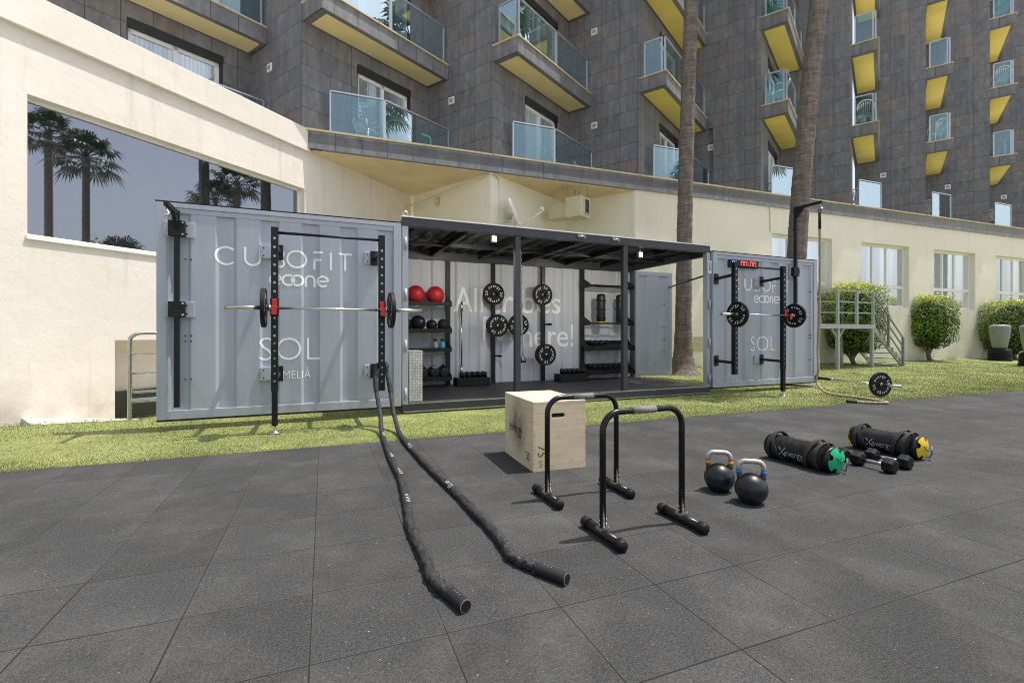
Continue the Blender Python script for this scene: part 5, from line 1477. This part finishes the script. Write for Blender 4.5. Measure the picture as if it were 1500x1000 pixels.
# low leafy suckers under the first bush
# ------------------------------------------------------------------ standing punching bags
def pbag(label, x, y, yaw):
    t = thing('punching_bag', label, 'punching bag', (x, y, gz((x, y))), yaw, 'freestanding punching bags')
    b = MB(); b.lathe([(.01, .0), (.36, .0), (.38, .03), (.36, .10), (.34, .12), (.36, .15), (.345, .42), (.3, .47), (.2, .5), (.01, .5)], 28); b.build('base', 'rubber_black', t)
    b = MB(); b.lathe([(.01, .5), (.2, .5), (.225, .53), (.29, .95), (.325, 1.3), (.33, 1.36), (.305, 1.42), (.2, 1.45), (.01, 1.455)], 28); b.build('bag_body', 'bag_grey', t)
    b = MB(); 
    for r_, z0, z1, c in ((.322, 1.1, 1.22, 1),):
        N = 8; vs = []
        for k in range(N+1):
            a = R(-90-16+32*k/N)
            for z in (z0, z1): q = .2905+(.325-.29)*(z-.95)/.35+.004; vs.append((q*math.cos(a), q*math.sin(a), z))
        b.add(vs, [(2*k, 2*k+2, 2*k+3, 2*k+1) for k in range(N)])
    b.build('badge', 'badge', t); return t
M['badge'] = simple('dark_badge', (.05, .06, .06), .5, 0, .6, 60)
pbag('grey freestanding punching bag on black base, left one before the wide bush', 19.75, 19.35, R(62)); pbag('grey freestanding punching bag on a black base cut by the right edge of the picture', 18.25, 16.75, R(20))

# ------------------------------------------------------------------ palms
def palm(label, pts, r0, r1, crown_r, seed, nf=34, group='palms'):
    rg = random.Random(seed); base = V3(pts[0]); t = thing('palm_tree', label, 'palm tree', base, 0, group)
    P = smooth_path([V3(p)-base for p in pts], 40); n = len(P)
    def rad(i): f = i/(n-1); return (r0*1.55*math.exp(-f*28)+r0*(1-f)+r1*f)
    b = MB(); rg2 = [rg.uniform(-1, 1) for _ in range(n)]
    b.tube(P, [rad(i)*(1+.022*rg2[i]+(.02 if i % 3 == 0 else 0)) for i in range(n)], 22, fn=lambda i, th: 1+.035*noise.noise(V3((math.cos(th)*2, math.sin(th)*2, i*.18)))+.02*noise.noise(V3((math.cos(th)*7, math.sin(th)*7, i*.9))))
    b.build('trunk', 'bark', t)
    c = MB(); top = P[-1]
    for k in range(nf):
        az = 2.399*k+rg.uniform(-.2, .2); el = R(75-115*(k/nf)**.9+rg.uniform(-8, 8)); L = crown_r*rg.uniform(.5, .62)
        d = V3((math.cos(az)*math.cos(el), math.sin(az)*math.cos(el), math.sin(el)))
        tip = top+d*L+V3((0, 0, -.12*L)); c.tube([top, top+d*L*.55, tip], [.03, .022, .014], 5); c.tone += [rg.uniform(.3, .7)]*12
        side = d.cross(V3((0, 0, 1))).normalized(); upv = side.cross(d)
        for j in range(17):
            a = R(-115+230*j/16); f = d*math.cos(a)+side*math.sin(a)
            l = crown_r*.52*(1-.35*abs(a)/2.0)*rg.uniform(.85, 1.1)
            w_ = (d*-math.sin(a)+side*math.cos(a))*.045*crown_r/1.6
            m1 = tip+f*l*.6+V3((0, 0, -.03*l)); m2 = tip+f*l*.95+V3((0, 0, -.38*l*rg.uniform(.6, 1.3)))
            c.add([tip, m1-w_, m1+w_], [(0, 1, 2)]); c.add([m1-w_, m2, m1+w_], [(0, 1, 2)]); tn = min(1, max(0, rg.gauss(.5 if k < nf*.7 else .85, .18))); c.tone += [tn, tn]
    c.tone = c.tone[:len(c.f)]+[.5]*max(0, len(c.f)-len(c.tone)); c.build('crown', 'frond', t)
    return t
palm('slim palm trunk rising behind the open right end of the container', [(4.63, 12.95, .03), (4.66, 12.95, 3), (4.72, 12.95, 6), (4.84, 12.95, 9.6), (4.98, 12.95, 13.5)], .215, .165, 2.0, 11)
palm('thick leaning palm trunk rising behind the right container door', [(6.46, 11.15, .03), (6.58, 11.15, 2), (6.74, 11.15, 4.5), (6.98, 11.15, 7.2), (7.22, 11.15, 9.5), (7.45, 11.15, 12.0)], .215, .175, 2.0, 12)
palm('palm beyond the right edge, mirrored tall in the picture window', [(21.1, 7.4, 0), (21.2, 7.4, 6), (21.1, 7.4, 11.6)], .2, .17, 2.0, 13, 32)
palm('tall palm beyond the right edge, mirrored at the far left of the picture window', [(39.3, 5.0, 0), (39.6, 5.0, 9), (39.2, 5.0, 18.0)], .30, .26, 2.6, 17, 32)
palm('pair palm beyond the right edge, mirrored at the right of the picture window', [(34.3, 18, 0), (34.4, 18, 8), (34.3, 18, 15.5)], .36, .3, 2.6, 14)
palm('lower pair palm beyond the right edge, mirrored at the right of the picture window', [(36.3, 16.6, 0), (36.2, 16.6, 8), (36.3, 16.6, 14.0)], .22, .2, 2.6, 15)
palm('short palm beyond the right edge, its frond tips mirrored low in the picture window', [(15.8, 8.6, 0), (15.8, 8.6, 2), (15.8, 8.6, 4.9)], .2, .18, 2.0, 16)

# ------------------------------------------------------------------ light, camera
AZ, EL = 12.0, 69.0
w = bpy.data.worlds.new('World'); sc.world = w; w.use_nodes = True
nt = w.node_tree; bg = nt.nodes['Background']; sky = nt.nodes.new('ShaderNodeTexSky'); sky.sky_type = 'NISHITA'; sky.sun_disc = False
sky.sun_elevation = R(EL); sky.sun_rotation = R(90-AZ); sky.altitude = 0; sky.air_density = 1.0; sky.dust_density = 3.0; sky.ozone_density = 1.0
hs = nt.nodes.new('ShaderNodeHueSaturation'); hs.inputs['Saturation'].default_value = .55; hs.inputs['Value'].default_value = 1.42; nt.links.new(sky.outputs[0], hs.inputs['Color']); nt.links.new(hs.outputs[0], bg.inputs[0]); bg.inputs[1].default_value = .15
sd_ = V3((math.cos(R(AZ))*math.cos(R(EL)), math.sin(R(AZ))*math.cos(R(EL)), math.sin(R(EL))))
l = bpy.data.lights.new('Sun', 'SUN'); l.energy = 5.0; l.angle = R(.53); l.color = (1, .955, .88)
lo = bpy.data.objects.new('Sun', l); COL.objects.link(lo); lo.rotation_euler = sd_.to_track_quat('Z', 'Y').to_euler(); lo.location = (5, 5, 30)
cam = bpy.data.cameras.new('Camera'); co = bpy.data.objects.new('Camera', cam); COL.objects.link(co); sc.camera = co
co.location = (0, 0, 1.18); co.rotation_euler = (R(90), 0, 0)
cam.sensor_width = 36; cam.lens = 700/1500*36; cam.shift_y = -11/1500; cam.clip_end = 1500; cam.clip_start = .05
sc.view_settings.view_transform = 'Standard'; sc.view_settings.look = 'None'; sc.view_settings.exposure = 0; sc.view_settings.gamma = 1
sc.cycles.filter_width = 1.0; sc.cycles.max_bounces = 8; sc.cycles.transparent_max_bounces = 12; sc.cycles.use_denoising = True; sc.cycles.denoising_prefilter = 'NONE'
sc.cycles.sample_clamp_indirect = 6
